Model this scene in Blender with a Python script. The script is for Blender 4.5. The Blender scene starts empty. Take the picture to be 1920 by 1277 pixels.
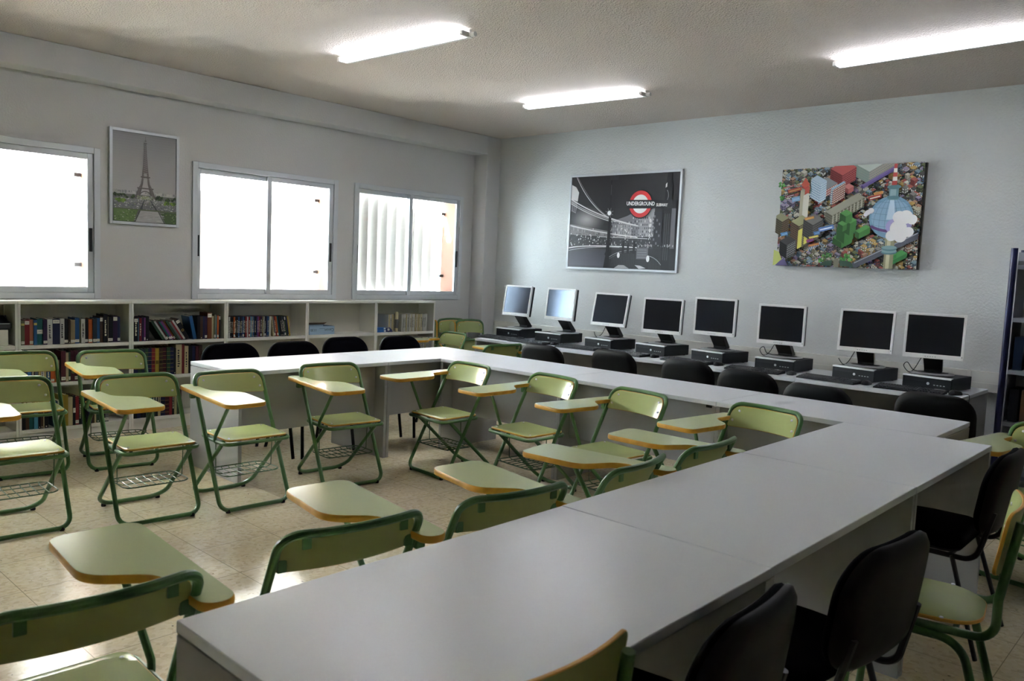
import bpy, bmesh, math, random
from mathutils import Vector, Matrix, Euler
PI = math.pi; R = math.radians
rnd = random.Random(7)
SC = bpy.context.scene; COL = SC.collection

# ------------------------------------------------------------------ colours and materials
def lin(h):
    h = h.lstrip('#'); o = []
    for i in (0, 2, 4):
        c = int(h[i:i+2], 16) / 255
        o.append(c/12.92 if c <= .04045 else ((c+.055)/1.055)**2.4)
    return (*o, 1)
def pm(name, col, rough=.5, spec=.5, metal=0, noise=None, bump=None, coat=0):
    m = bpy.data.materials.new(name); m.use_nodes = True
    nt = m.node_tree; b = nt.nodes['Principled BSDF']
    b.inputs['Base Color'].default_value = lin(col) if isinstance(col, str) else col
    b.inputs['Roughness'].default_value = rough; b.inputs['Metallic'].default_value = metal
    b.inputs['Specular IOR Level'].default_value = spec
    if coat: b.inputs['Coat Weight'].default_value = coat; b.inputs['Coat Roughness'].default_value = .12
    if noise or bump:
        tc = nt.nodes.new('ShaderNodeTexCoord')
    if noise:
        sc, c2 = noise
        n = nt.nodes.new('ShaderNodeTexNoise'); n.inputs['Scale'].default_value = sc; n.inputs['Detail'].default_value = 4
        nt.links.new(tc.outputs['Object'], n.inputs['Vector'])
        rp = nt.nodes.new('ShaderNodeValToRGB'); rp.color_ramp.elements[0].position = .3; rp.color_ramp.elements[1].position = .7
        rp.color_ramp.elements[0].color = lin(col); rp.color_ramp.elements[1].color = lin(c2)
        nt.links.new(n.outputs['Fac'], rp.inputs['Fac']); nt.links.new(rp.outputs['Color'], b.inputs['Base Color'])
    if bump:
        sc, st, dist = bump
        n = nt.nodes.new('ShaderNodeTexNoise'); n.inputs['Scale'].default_value = sc; n.inputs['Detail'].default_value = 3
        nt.links.new(tc.outputs['Object'], n.inputs['Vector'])
        bp = nt.nodes.new('ShaderNodeBump'); bp.inputs['Strength'].default_value = st; bp.inputs['Distance'].default_value = dist
        nt.links.new(n.outputs['Fac'], bp.inputs['Height']); nt.links.new(bp.outputs['Normal'], b.inputs['Normal'])
    return m
def attr_mat(name, rough, spec=.4):
    m = pm(name, '#808080', rough, spec); nt = m.node_tree
    a = nt.nodes.new('ShaderNodeAttribute'); a.attribute_name = 'Col'
    nt.links.new(a.outputs['Color'], nt.nodes['Principled BSDF'].inputs['Base Color'])
    return m
def emis(name, col, s):
    m = bpy.data.materials.new(name); m.use_nodes = True; nt = m.node_tree; nt.nodes.clear()
    o = nt.nodes.new('ShaderNodeOutputMaterial'); e = nt.nodes.new('ShaderNodeEmission')
    e.inputs['Color'].default_value = lin(col); e.inputs['Strength'].default_value = s
    nt.links.new(e.outputs[0], o.inputs['Surface']); return m
def glass_mat():
    m = bpy.data.materials.new('window_glass'); m.use_nodes = True; nt = m.node_tree; nt.nodes.clear()
    o = nt.nodes.new('ShaderNodeOutputMaterial'); t = nt.nodes.new('ShaderNodeBsdfTransparent'); g = nt.nodes.new('ShaderNodeBsdfGlossy')
    t.inputs['Color'].default_value = (.96, .98, .97, 1); g.inputs['Roughness'].default_value = .02
    x = nt.nodes.new('ShaderNodeMixShader'); f = nt.nodes.new('ShaderNodeFresnel'); f.inputs['IOR'].default_value = 1.3
    nt.links.new(f.outputs[0], x.inputs[0]); nt.links.new(t.outputs[0], x.inputs[1]); nt.links.new(g.outputs[0], x.inputs[2])
    nt.links.new(x.outputs[0], o.inputs['Surface']); return m
def floor_mat():
    m = pm('terrazzo_tile', '#b5a78c', .17, .5); nt = m.node_tree; b = nt.nodes['Principled BSDF']; L = nt.links.new
    tc = nt.nodes.new('ShaderNodeTexCoord')
    v = nt.nodes.new('ShaderNodeTexVoronoi'); v.inputs['Scale'].default_value = 55; L(tc.outputs['Object'], v.inputs['Vector'])
    r1 = nt.nodes.new('ShaderNodeValToRGB'); e = r1.color_ramp.elements
    cols = ['#ded2b4', '#d6c7a4', '#e4d8be', '#ccbc9a', '#dacbaa', '#bda984', '#e0d3b6', '#d8c8a2']
    e[0].position = 0; e[0].color = lin(cols[0]); e[1].position = .14; e[1].color = lin(cols[1])
    for i in range(2, 8):
        q = e.new(i*.125); q.color = lin(cols[i])
    r1.color_ramp.interpolation = 'CONSTANT'
    sx = nt.nodes.new('ShaderNodeSeparateColor'); L(v.outputs['Color'], sx.inputs[0]); L(sx.outputs[0], r1.inputs['Fac'])
    n = nt.nodes.new('ShaderNodeTexNoise'); n.inputs['Scale'].default_value = 2.2; n.inputs['Detail'].default_value = 5; L(tc.outputs['Object'], n.inputs['Vector'])
    r2 = nt.nodes.new('ShaderNodeValToRGB'); r2.color_ramp.elements[0].position = .35; r2.color_ramp.elements[1].position = .65
    r2.color_ramp.elements[0].color = lin('#d8ccb6'); r2.color_ramp.elements[1].color = lin('#e8dab6'); L(n.outputs['Fac'], r2.inputs['Fac'])
    mx = nt.nodes.new('ShaderNodeMix'); mx.data_type = 'RGBA'; mx.inputs['Factor'].default_value = .55
    L(r1.outputs['Color'], mx.inputs['A']); L(r2.outputs['Color'], mx.inputs['B'])
    n2 = nt.nodes.new('ShaderNodeTexNoise'); n2.inputs['Scale'].default_value = 38; n2.inputs['Detail'].default_value = 2; L(tc.outputs['Object'], n2.inputs['Vector'])
    r3 = nt.nodes.new('ShaderNodeValToRGB'); r3.color_ramp.elements[0].position = .69; r3.color_ramp.elements[1].position = .76; L(n2.outputs['Fac'], r3.inputs['Fac'])
    m2 = nt.nodes.new('ShaderNodeMix'); m2.data_type = 'RGBA'; L(r3.outputs['Color'], m2.inputs['Factor']); L(mx.outputs['Result'], m2.inputs['A']); m2.inputs['B'].default_value = lin('#6d6252')
    br = nt.nodes.new('ShaderNodeTexBrick'); br.offset = 0; br.inputs['Scale'].default_value = 1; br.inputs['Brick Width'].default_value = .4; br.inputs['Row Height'].default_value = .4
    br.inputs['Mortar Size'].default_value = .0017; br.inputs['Mortar Smooth'].default_value = 0; L(tc.outputs['Object'], br.inputs['Vector'])
    m3 = nt.nodes.new('ShaderNodeMix'); m3.data_type = 'RGBA'; L(br.outputs['Fac'], m3.inputs['Factor']); L(m2.outputs['Result'], m3.inputs['A']); m3.inputs['B'].default_value = lin('#a39880')
    L(m3.outputs['Result'], b.inputs['Base Color'])
    n4 = nt.nodes.new('ShaderNodeTexNoise'); n4.inputs['Scale'].default_value = 6; L(tc.outputs['Object'], n4.inputs['Vector'])
    mr = nt.nodes.new('ShaderNodeMapRange'); mr.inputs['To Min'].default_value = .12; mr.inputs['To Max'].default_value = .26; L(n4.outputs['Fac'], mr.inputs['Value']); L(mr.outputs[0], b.inputs['Roughness'])
    bp = nt.nodes.new('ShaderNodeBump'); bp.inputs['Strength'].default_value = .12; bp.inputs['Distance'].default_value = .004; L(n4.outputs['Fac'], bp.inputs['Height']); L(bp.outputs['Normal'], b.inputs['Normal'])
    return m
M = dict(
    wall=pm('wall_paint', '#cdcccb', .75, .25, bump=(70, .25, .01)),
    wallr=pm('roughcast_paint', '#cfd2d1', .7, .3, bump=(55, .45, .012)),
    walld=pm('fill_cutting_wall', '#8d8a86', .8, .2), ceil=pm('ceiling_plaster', '#cdc3b9', .9, .2, bump=(90, .9, .02)),  # walld: unseen walls, colour darkened to cut the fill light they bounce
    floor=floor_mat(), glass=glass_mat(),
    alu=pm('aluminium', '#cdd1d5', .4, .5, .2), alud=pm('aluminium_edge', '#8b9096', .4, .5, .5),
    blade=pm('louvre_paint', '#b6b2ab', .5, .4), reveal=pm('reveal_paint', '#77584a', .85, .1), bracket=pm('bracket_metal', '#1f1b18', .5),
    shelf=pm('white_melamine', '#e3e2da', .4, .4), shelfin=pm('melamine_back', '#d9d6c9', .5, .3),
    top=pm('table_laminate', '#d9dde4', .3, .45, bump=(700, .03, .002)), edge=pm('table_edge', '#bfc0c0', .4), panel=pm('table_panel', '#a9a9a9', .5, .35),
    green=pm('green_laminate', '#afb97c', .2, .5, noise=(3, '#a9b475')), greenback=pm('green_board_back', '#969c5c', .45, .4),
    tab=pm('tablet_laminate', '#bdc795', .17, .5), ply=pm('plywood_edge', '#c8922f', .4, .4, noise=(25, '#d6a23a')),
    tube=pm('green_tube', '#4c7442', .3, .5, noise=(14, '#547c48')), rivet=pm('rivet', '#d0d2d0', .3, .5, .8), rubber=pm('rubber', '#101010', .7),
    wire=pm('basket_wire', '#3f5a3c', .4, .5), tabs=pm('tablet_under', '#8d8350', .5),
    fab=pm('black_fabric', '#050509', .95, .06, bump=(900, .15, .002)), shell=pm('black_plastic', '#0c0b0a', .5, .22), navy=pm('navy_fabric', '#1d2340', .85, .2),
    blk=pm('black_enamel', '#131318', .35, .5),
    pc=pm('computer_case', '#0b0b0e', .45, .4), pcs=pm('computer_side', '#15171a', .5, .4), silver=pm('silver_trim', '#f0f2f4', .3, .5, .1),
    bez=pm('silver_bezel', '#e9eaea', .38, .5), scr=pm('lcd_screen', '#1d1b1c', .16, .5), stand=pm('black_stand', '#08080a', .4, .5), basegrey=pm('grey_base', '#97999a', .45),
    key=pm('keycap', '#1f2025', .4, .5), kbb=pm('keyboard_body', '#101014', .5, .35), cab=pm('cable_rubber', '#0c0c0d', .5),
    trunk=pm('trunking_plastic', '#d3d2cb', .45), bluep=pm('blue_enamel', '#23264f', .35, .5), greyp=pm('grey_sheet', '#8b8f98', .5),
    col=attr_mat('printed_colours', .35), book=attr_mat('book_covers', .5, .3),
    fixt=pm('white_fixture', '#d4d4d0', .45), tubeon=emis('lit_tube', '#eef2ff', 7), led=pm('small_mark', '#d7d9db', .3, .5, .7),
    cardw=pm('white_card', '#d5d4cf', .6),
)

M['scr'].node_tree.nodes['Principled BSDF'].inputs['Specular IOR Level'].default_value = .95
M['scr'].node_tree.nodes['Principled BSDF'].inputs['Specular Tint'].default_value = (.62, .76, 1, 1)   # anti-glare film

# ------------------------------------------------------------------ mesh building
def fillet(pts, r, seg=6, closed=False):
    P = [Vector(p) for p in pts]; n = len(P); out = []
    for i, p in enumerate(P):
        ri = r[i] if isinstance(r, (list, tuple)) else r
        if (not closed and i in (0, n-1)) or not ri: out.append(p.copy()); continue
        a, b = P[i-1]-p, P[(i+1) % n]-p
        la, lb = a.length, b.length; a.normalize(); b.normalize()
        ang = a.angle(b)
        if ang > PI-.02: out.append(p.copy()); continue
        d = min(ri/math.tan(ang/2), la*.49, lb*.49); rr = d*math.tan(ang/2)
        bis = (a+b).normalized(); c = p+bis*(rr/math.sin(ang/2))
        s, e = p+a*d-c, p+b*d-c; tot = s.angle(e); ax = s.cross(e).normalized()
        for k in range(seg+1): out.append(c+Matrix.Rotation(tot*k/seg, 3, ax) @ s)
    return out
def rrect(w, h, r, seg=5):
    rs = r if isinstance(r, (list, tuple)) else [r]*4
    return [(p.x, p.y) for p in fillet([(w/2, h/2, 0), (-w/2, h/2, 0), (-w/2, -h/2, 0), (w/2, -h/2, 0)], rs, seg, True)]
class MB:
    def __init__(s): s.v = []; s.f = []; s.m = []; s.c = []
    def add(s, vs, fs, mat=0, col=None, M4=None):
        b = len(s.v); s.v += [tuple(M4 @ Vector(v)) if M4 else tuple(v) for v in vs]
        for f in fs: s.f.append([b+i for i in f]); s.m.append(mat); s.c.append(col)
        return s
    def box(s, x0, x1, y0, y1, z0, z1, mat=0, col=None, M4=None):
        v = [(x, y, z) for z in (z0, z1) for y in (y0, y1) for x in (x0, x1)]
        return s.add(v, [(0, 2, 3, 1), (4, 5, 7, 6), (0, 1, 5, 4), (2, 6, 7, 3), (0, 4, 6, 2), (1, 3, 7, 5)], mat, col, M4)
    def tube(s, pts, r, n=10, closed=False, mat=0, r2=None, up=None, M4=None):
        P = [Vector(p) for p in pts]; k = len(P); vs = []; fs = []; prev = None; r2 = r2 or r
        for i in range(k):
            if closed: t = P[(i+1) % k]-P[i-1]
            else: t = P[min(i+1, k-1)]-P[max(i-1, 0)]
            t.normalize()
            if prev is None:
                a = Vector(up) if up else (Vector((0, 0, 1)) if abs(t.z) < .9 else Vector((1, 0, 0)))
                u = (a-t*a.dot(t)).normalized()
            else: u = (prev-t*prev.dot(t)).normalized()
            prev = u; w = t.cross(u)
            rr = r[i] if isinstance(r, list) else r; rq = rr if isinstance(r, list) else r2
            for j in range(n):
                q = 2*PI*j/n; vs.append(P[i]+u*math.cos(q)*rr+w*math.sin(q)*rq)
        for i in range(k if closed else k-1):
            for j in range(n):
                a, b = i*n+j, i*n+(j+1) % n; c, d = ((i+1) % k)*n+(j+1) % n, ((i+1) % k)*n+j
                fs.append((a, b, c, d))
        if not closed: fs += [tuple(range(n))[::-1], tuple((k-1)*n+j for j in range(n))]
        return s.add(vs, fs, mat, None, M4)
    def loft(s, outline, rings, fn=None, side=0, caps=(0, 0), core=2, M4=None):
        # rings: (inset, z) from first cap to last cap; caps are filled with shrinking rings so that fn may bend them
        if fn:
            q = []
            for i, a in enumerate(outline):
                b = outline[(i+1) % len(outline)]; k = max(1, int(math.hypot(b[0]-a[0], b[1]-a[1])/.028))
                q += [(a[0]+(b[0]-a[0])*j/k, a[1]+(b[1]-a[1])*j/k) for j in range(k)]
            outline = q
        n = len(outline); O = [Vector((p[0], p[1])) for p in outline]; c0 = sum(O, Vector((0, 0)))/n
        N = []
        area = sum(O[i].x*O[(i+1) % n].y-O[(i+1) % n].x*O[i].y for i in range(n)); sg = 1 if area > 0 else -1
        for i in range(n):
            e = (O[(i+1) % n]-O[i-1])
            e = e.normalized() if e.length > 1e-9 else Vector((1, 0)); N.append(Vector((-e.y, e.x))*sg)
        vs = []; fs = []; ms = []
        def ring(pl, z):
            b = len(vs); vs.extend((p.x, p.y, z) for p in pl); return b
        seq = []
        pl0 = [O[i]+N[i]*rings[0][0] for i in range(n)]; pl1 = [O[i]+N[i]*rings[-1][0] for i in range(n)]
        for k in range(1, core+1): seq.append((ring([c0+(p-c0)*(k/(core+1)) for p in pl0], rings[0][1]), caps[0]))
        for ins, z in rings: seq.append((ring([O[i]+N[i]*ins for i in range(n)], z), side))
        for k in range(core, 0, -1): seq.append((ring([c0+(p-c0)*(k/(core+1)) for p in pl1], rings[-1][1]), caps[1]))
        for q in range(len(seq)-1):
            a, b = seq[q][0], seq[q+1][0]
            m = caps[0] if q < core else (caps[1] if q >= core+len(rings)-1 else side)
            for j in range(n): fs.append((a+j, a+(j+1) % n, b+(j+1) % n, b+j)); ms.append(m)
        i0 = len(vs); vs.append((c0.x, c0.y, rings[0][1])); i1 = len(vs); vs.append((c0.x, c0.y, rings[-1][1]))
        a, b = seq[0][0], seq[-1][0]
        for j in range(n):
            fs.append((i0, a+(j+1) % n, a+j)); ms.append(caps[0]); fs.append((i1, b+j, b+(j+1) % n)); ms.append(caps[1])
        if fn: vs = [fn(*v) for v in vs]
        bb = len(s.v); s.v += [tuple(M4 @ Vector(v)) if M4 else tuple(v) for v in vs]
        for f, m in zip(fs, ms): s.f.append([bb+i for i in f]); s.m.append(m); s.c.append(None)
        return s
    def lathe(s, prof, n=16, mat=0, M4=None):
        vs = []; fs = []
        for r, z in prof:
            for j in range(n): vs.append((r*math.cos(2*PI*j/n), r*math.sin(2*PI*j/n), z))
        for i in range(len(prof)-1):
            for j in range(n): fs.append((i*n+j, i*n+(j+1) % n, (i+1)*n+(j+1) % n, (i+1)*n+j))
        fs += [tuple(range(n))[::-1], tuple((len(prof)-1)*n+j for j in range(n))]
        return s.add(vs, fs, mat, None, M4)
    def build(s, name, mats, parent=None, bevel=0, smooth=35, recalc=True, loc=None, rot=None):
        me = bpy.data.meshes.new(name); me.from_pydata(s.v, [], s.f)
        mats = mats if isinstance(mats, (list, tuple)) else [mats]
        for m in mats: me.materials.append(m)
        me.polygons.foreach_set('material_index', s.m)
        if any(c is not None for c in s.c):
            ca = me.color_attributes.new('Col', 'FLOAT_COLOR', 'CORNER'); d = []
            for f, c in zip(s.f, s.c): d += list(c or (.5, .5, .5, 1))*len(f)
            ca.data.foreach_set('color', d)
        if recalc:
            bm = bmesh.new(); bm.from_mesh(me); bmesh.ops.recalc_face_normals(bm, faces=bm.faces); bm.to_mesh(me); bm.free()
        if smooth:
            me.polygons.foreach_set('use_smooth', [True]*len(me.polygons)); me.set_sharp_from_angle(angle=R(smooth))
        o = bpy.data.objects.new(name, me); COL.objects.link(o)
        if parent: o.parent = parent
        if loc: o.location = loc
        if rot: o.rotation_euler = rot
        if bevel:
            b = o.modifiers.new('bevel', 'BEVEL'); b.width = bevel; b.segments = 2; b.limit_method = 'ANGLE'; b.angle_limit = R(40); b.harden_normals = True
        return o
def tag(o, label=None, cat=None, group=None, kind=None):
    for k, v in (('label', label), ('category', cat), ('group', group), ('kind', kind)):
        if v: o[k] = v
    return o
def thing(name, label, cat, loc=(0, 0, 0), rz=0, group=None, kind=None):
    o = bpy.data.objects.new(name, None); COL.objects.link(o); o.empty_display_size = .1
    o.location = loc; o.rotation_euler = (0, 0, rz)
    return tag(o, label, cat, group, kind)
def struct(o): o['kind'] = 'structure'; return o
def kids(o): return [c for c in bpy.data.objects if c.parent == o]
def dup(root, loc, rz, label, group=None, rot=None):
    def cp(o, par):
        c = o.copy(); COL.objects.link(c)
        if par: c.parent = par
        for k in o.children: cp(k, c)
        return c
    r = cp(root, None); r.location = loc; r.rotation_euler = rot or (0, 0, rz); r['label'] = label
    if group: r['group'] = group
    return r
def text_geo(body, size, align='CENTER', bold=0.0):
    cu = bpy.data.curves.new('lettering', 'FONT'); cu.body = body; cu.size = size; cu.align_x = align; cu.align_y = 'CENTER'; cu.offset = bold; cu.resolution_u = 2
    o = bpy.data.objects.new('lettering', cu); COL.objects.link(o)
    dg = bpy.context.evaluated_depsgraph_get(); me = bpy.data.meshes.new_from_object(o.evaluated_get(dg))
    vs = [tuple(v.co) for v in me.vertices]; fs = [tuple(p.vertices) for p in me.polygons]
    bpy.data.objects.remove(o); bpy.data.curves.remove(cu); bpy.data.meshes.remove(me)
    return vs, fs

# ------------------------------------------------------------------ camera, world, sun
cam = bpy.data.objects.new('camera', bpy.data.cameras.new('camera')); COL.objects.link(cam); SC.camera = cam
cam.data.sensor_width = 36; cam.data.lens = 1509.5/1920*36; cam.data.clip_start = .05
cam.matrix_world = Matrix.Translation((7.0, -7.093, 1.48478)) @ Matrix.Rotation(R(42.3738), 4, 'Z') @ Matrix.Rotation(R(84.915), 4, 'X') @ Matrix.Rotation(R(2.5004), 4, 'Z')
cam.data.dof.use_dof = True; cam.data.dof.focus_distance = 5.2; cam.data.dof.aperture_fstop = 6.0
w = bpy.data.worlds.new('daylight'); SC.world = w; w.use_nodes = True
bg = w.node_tree.nodes['Background']; bg.inputs['Color'].default_value = (.76, .88, 1, 1); bg.inputs['Strength'].default_value = SKY = 4.2
sun = bpy.data.objects.new('sun', bpy.data.lights.new('sun', 'SUN')); COL.objects.link(sun)
sun.data.energy = 150; sun.data.angle = R(1); sun.data.color = (.94, .97, 1)
sun.rotation_euler = Vector((.22, .78, -.62)).to_track_quat('-Z', 'Y').to_euler()
SC.view_settings.view_transform = 'Standard'; SC.view_settings.look = 'None'; SC.view_settings.gamma = 1; SC.view_settings.exposure = 3.38
SC.view_settings.use_curve_mapping = False
SC.cycles.use_denoising = True; SC.cycles.max_bounces = 10; SC.cycles.diffuse_bounces = 6; SC.cycles.glossy_bounces = 4; SC.cycles.transparent_max_bounces = 12
SC.cycles.sample_clamp_indirect = 8; SC.cycles.use_adaptive_sampling = True

# ------------------------------------------------------------------ the room
H = 3.026; XM, YM = 9.2, -9.6; WT, WB = 2.31, 1.09
def slab(name, x0, x1, y0, y1, z0, z1, m): return struct(MB().box(x0, x1, y0, y1, z0, z1).build(name, m, smooth=0))
slab('floor', -.3, XM, YM, .2, -.1, 0, M['floor'])
slab('ceiling', -.3, XM, YM, .2, H, H+.12, M['ceil'])
slab('wall_back', -.3, XM+.2, 0, .2, 0, H, M['wallr'])
slab('wall_right', XM, XM+.2, YM, 0, 0, H, M['walld'])
slab('wall_front', -.3, XM+.2, YM-.2, YM, 0, H, M['walld'])
WIN = [(-.393, -1.966), (-2.171, -3.712), (-4.487, -6.03), (-6.6, -8.15)]  # the last window is out of view, added to let in more daylight
wl = MB(); ys = 0.0
fr = .045
for b, a in WIN:
    wl.box(-.28, 0, b-fr, ys, 0, H); wl.box(-.28, 0, a+fr, b-fr, 0, WB+fr); wl.box(-.28, 0, a+fr, b-fr, WT-fr, H); ys = a+fr
wl.box(-.28, 0, YM, ys, 0, H)
struct(wl.build('wall_left', M['wall'], smooth=0))
struct(MB().box(.0, .218, -.226, 0, 0, H).build('column', M['wall'], bevel=.006))
struct(MB().box(.0, .218, YM, -.226, 2.813, H).build('beam', M['wall'], bevel=.006))
for i, (b, a) in enumerate(WIN):
    r = struct(thing(f'window_{3-i if i < 3 else 4}', None, None, (0, 0, 0)))
    hgt = WT-WB
    f = MB(); q = .05
    f.box(-.07, .018, a, a+q, WB, WT); f.box(-.07, .018, b-q, b, WB, WT); f.box(-.07, .018, a+q, b-q, WT-q, WT); f.box(-.07, .018, a+q, b-q, WB, WB+q)
    f.build('frame', M['alu'], r, bevel=.004)
    mid = (a+b)/2
    for k, (y0, y1, x0) in enumerate(((a+q, mid+.025, -.055), (mid-.025, b-q, -.025))):
        s = .046; sb = MB(); z0, z1 = WB+q, WT-q
        sb.box(x0, x0+.026, y0, y0+s, z0, z1); sb.box(x0, x0+.026, y1-s, y1, z0, z1); sb.box(x0, x0+.026, y0+s, y1-s, z1-s, z1); sb.box(x0, x0+.026, y0+s, y1-s, z0, z0+s)
        so = sb.build('sash', M['alu'], r, bevel=.003)
        MB().box(x0+.010, x0+.015, y0+s, y1-s, z0+s, z1-s).build('pane', M['glass'], so, smooth=0)
        hy = y0+s*.5 if k == 0 else y1-s*.5
        MB().box(x0+.026, x0+.033, hy-.012, hy+.012, 1.475, 1.665).build('pull_handle', M['blk'], so, bevel=.002)
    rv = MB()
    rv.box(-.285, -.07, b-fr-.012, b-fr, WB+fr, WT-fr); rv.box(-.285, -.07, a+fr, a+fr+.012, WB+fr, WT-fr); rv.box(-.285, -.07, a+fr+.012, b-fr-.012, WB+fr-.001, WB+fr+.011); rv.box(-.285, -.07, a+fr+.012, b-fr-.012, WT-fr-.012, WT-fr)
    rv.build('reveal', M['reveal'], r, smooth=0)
    # fixed vertical louvres just outside the glass
    t = thing('louvre_screen', ['white vertical louvre screen outside the window next to the corner column', 'white vertical louvre screen outside the middle window', 'white louvre screen outside the window cut by the frame edge', 'white louvre screen outside the added unseen window beyond the frame'][i], 'louvre', (0, 0, WB+fr+.012), 0, 'louvre screens outside the windows')
    hh = WT-WB-2*fr-.026
    y = a+fr-.10
    while y < b-fr-.06:
        bl = MB(); n = 7; vs = []
        for j in range(n):
            u = (j/(n-1)-.5)*.2; bow = .014*(1-(2*u/.2)**2)
            vs.append((u, bow))
        pts = []
        for (u, bw) in vs: pts.append((u, bw+.003))
        for (u, bw) in vs[::-1]: pts.append((u, bw-.003))
        c, s_ = math.cos(R(52)), math.sin(R(52))
        P2 = [(-.375+u*c+bw*s_, y+u*s_-bw*c) for u, bw in pts]
        k2 = len(P2)
        V = [(x, yy, .002) for x, yy in P2]+[(x, yy, hh) for x, yy in P2]
        Fs = [(j, (j+1) % k2, (j+1) % k2+k2, j+k2) for j in range(k2)]
        for j in range(n-1):
            Fs.append((j, j+1, k2-2-j, k2-1-j)); Fs.append((j+k2, j+1+k2, 2*k2-2-j, 2*k2-1-j))
        bl.add(V, Fs); bl.build('blade', M['blade'], t)
        y += .135
    for zz in (.20, .94):
        MB().box(-.26, -.235, b-fr-.07, b-fr-.0135, zz, zz+.032).build('bracket', M['bracket'], t)
struct(MB().box(-.85, -.28, -2.13, -2.01, 0, H).build('added_shade_fin_1', M['wall'], smooth=0))  # unseen outside fin, added to keep the sun off the corner window's louvres
# ---- lamps
def lamp(p0, p1, label):
    a, b = Vector(p0), Vector(p1); d = b-a; L = d.length; ang = math.atan2(d.y, d.x)
    t = thing('fluorescent_batten', label, 'lamp', (a.x, a.y, H-.001), ang, 'fluorescent lamps on the ceiling')
    MB().box(-.01, L+.03, .012, .042, -.052, -.014).build('channel', M['fixt'], t, bevel=.004)
    for x in (.10, L-.01): MB().box(x-.03, x+.03, .016, .038, -.0135, 0).build('mount', M['fixt'], t)
    for x in (-.010, L+.012):
        MB().box(x-.014, x+.014, -.055, .0115, -.050, -.018).build('lamp_holder', M['fixt'], t, bevel=.006)
    MB().tube([(.005, -.034, -.034), (L-.003, -.034, -.034)], .0165, 14).build('tube', M['tubeon'], t)
    MB().tube([(L+.0305, .027, -.033), (L+.065, .027, -.033)], .016, 12).build('starter_housing', M['fixt'], t)
lamp((1.81, -3.408), (3.07, -3.366), 'lit fluorescent tube lamp on the ceiling, furthest out from the computer wall')
lamp((1.866, -1.388), (3.07, -1.298), 'lit fluorescent tube lamp on the ceiling above the black and white street poster')
lamp((4.742, -1.376), (5.93, -1.455), 'lit fluorescent tube lamp on the ceiling above the colourful city canvas')
# ------------------------------------------------------------------ tables set out in a U
def table(x0, x1, y0, y1, inner, label, name='laminate_table', group='white tables set out in a U', H_=.74, rec=.12, cat='table'):
    g = .0015; x0 += g; x1 -= g; y0 += g; y1 -= g
    cx, cy = (x0+x1)/2, (y0+y1)/2
    t = thing(name, label, cat, (cx, cy, 0), 0, group)
    a, b, c, d = x0-cx, x1-cx, y0-cy, y1-cy
    MB().box(a, b, c, d, H_-.027, H_).build('tabletop', M['top'], t, bevel=.003)
    p = .025; zt = H_-.031
    if inner in ('x+', 'x-'):
        for yy in (c, d-p): MB().box(a+.002, b-.002, yy, yy+p, 0, zt).build('side_panel', M['panel'], t, bevel=.0015)
        xx = b-rec-.018 if inner == 'x+' else a+rec
        MB().box(xx, xx+.018, c+p+.001, d-p-.001, .30, zt).build('modesty_panel', M['panel'], t)
        lug = [(xx+.05 if inner == 'x+' else xx-.05, c+p+.02)]
    else:
        for xx in (a, b-p): MB().box(xx, xx+p, c+.002, d-.002, 0, zt).build('side_panel', M['panel'], t, bevel=.0015)
        yy = d-rec-.018 if inner == 'y+' else c+rec
        MB().box(a+p+.001, b-p-.001, yy, yy+.018, .30, zt).build('modesty_panel', M['panel'], t)
        lug = [(b-p-.05, yy+(.03 if inner == 'y+' else -.05))]
    m = MB()
    for lx, ly in lug: m.box(lx-.02, lx+.02, ly-.012, ly+.012, zt-.022, zt+.0035)
    m.build('corner_bracket', M['blk'], t)
    return t
table(1.543, 2.224, -4.461, -3.237, 'x+', 'white laminate table at the open end of the row along the bookcases')
table(1.543, 2.224, -3.237, -2.037, 'x+', 'white laminate corner table between the bookcase row and the computer row')
table(2.224, 3.452, -2.704, -2.037, 'y-', 'white laminate table next to the corner table, in the row before the computers')
table(3.452, 4.681, -2.704, -2.037, 'y-', 'white laminate table in the middle of the row before the computers')
table(4.681, 5.900, -2.704, -2.037, 'y-', 'white laminate table whose end sticks out beside the tablet chair by the rack')
table(5.440, 6.148, -3.881, -2.7055, 'x-', 'white laminate table joining the computer row to the long row by the camera')
table(5.437, 6.146, -5.114, -3.882, 'x-', 'white laminate table in the middle of the long row closest to the camera')
table(5.440, 6.148, -6.368, -5.115, 'x-', 'white laminate table with a free end in front of the camera')
xs = [.987, 2.160, 3.330, 4.478, 5.605]
DL = ['white computer desk at the end by the folded chairs', 'white computer desk under the third and fourth monitors', 'white computer desk under the fifth and sixth monitors', 'white computer desk at the end by the blue rack']
for i in range(4): table(xs[i], xs[i+1], -1.089, -.227, 'y+', DL[i], 'computer_desk', 'computer desks along the wall', rec=.22, cat='desk')

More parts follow.
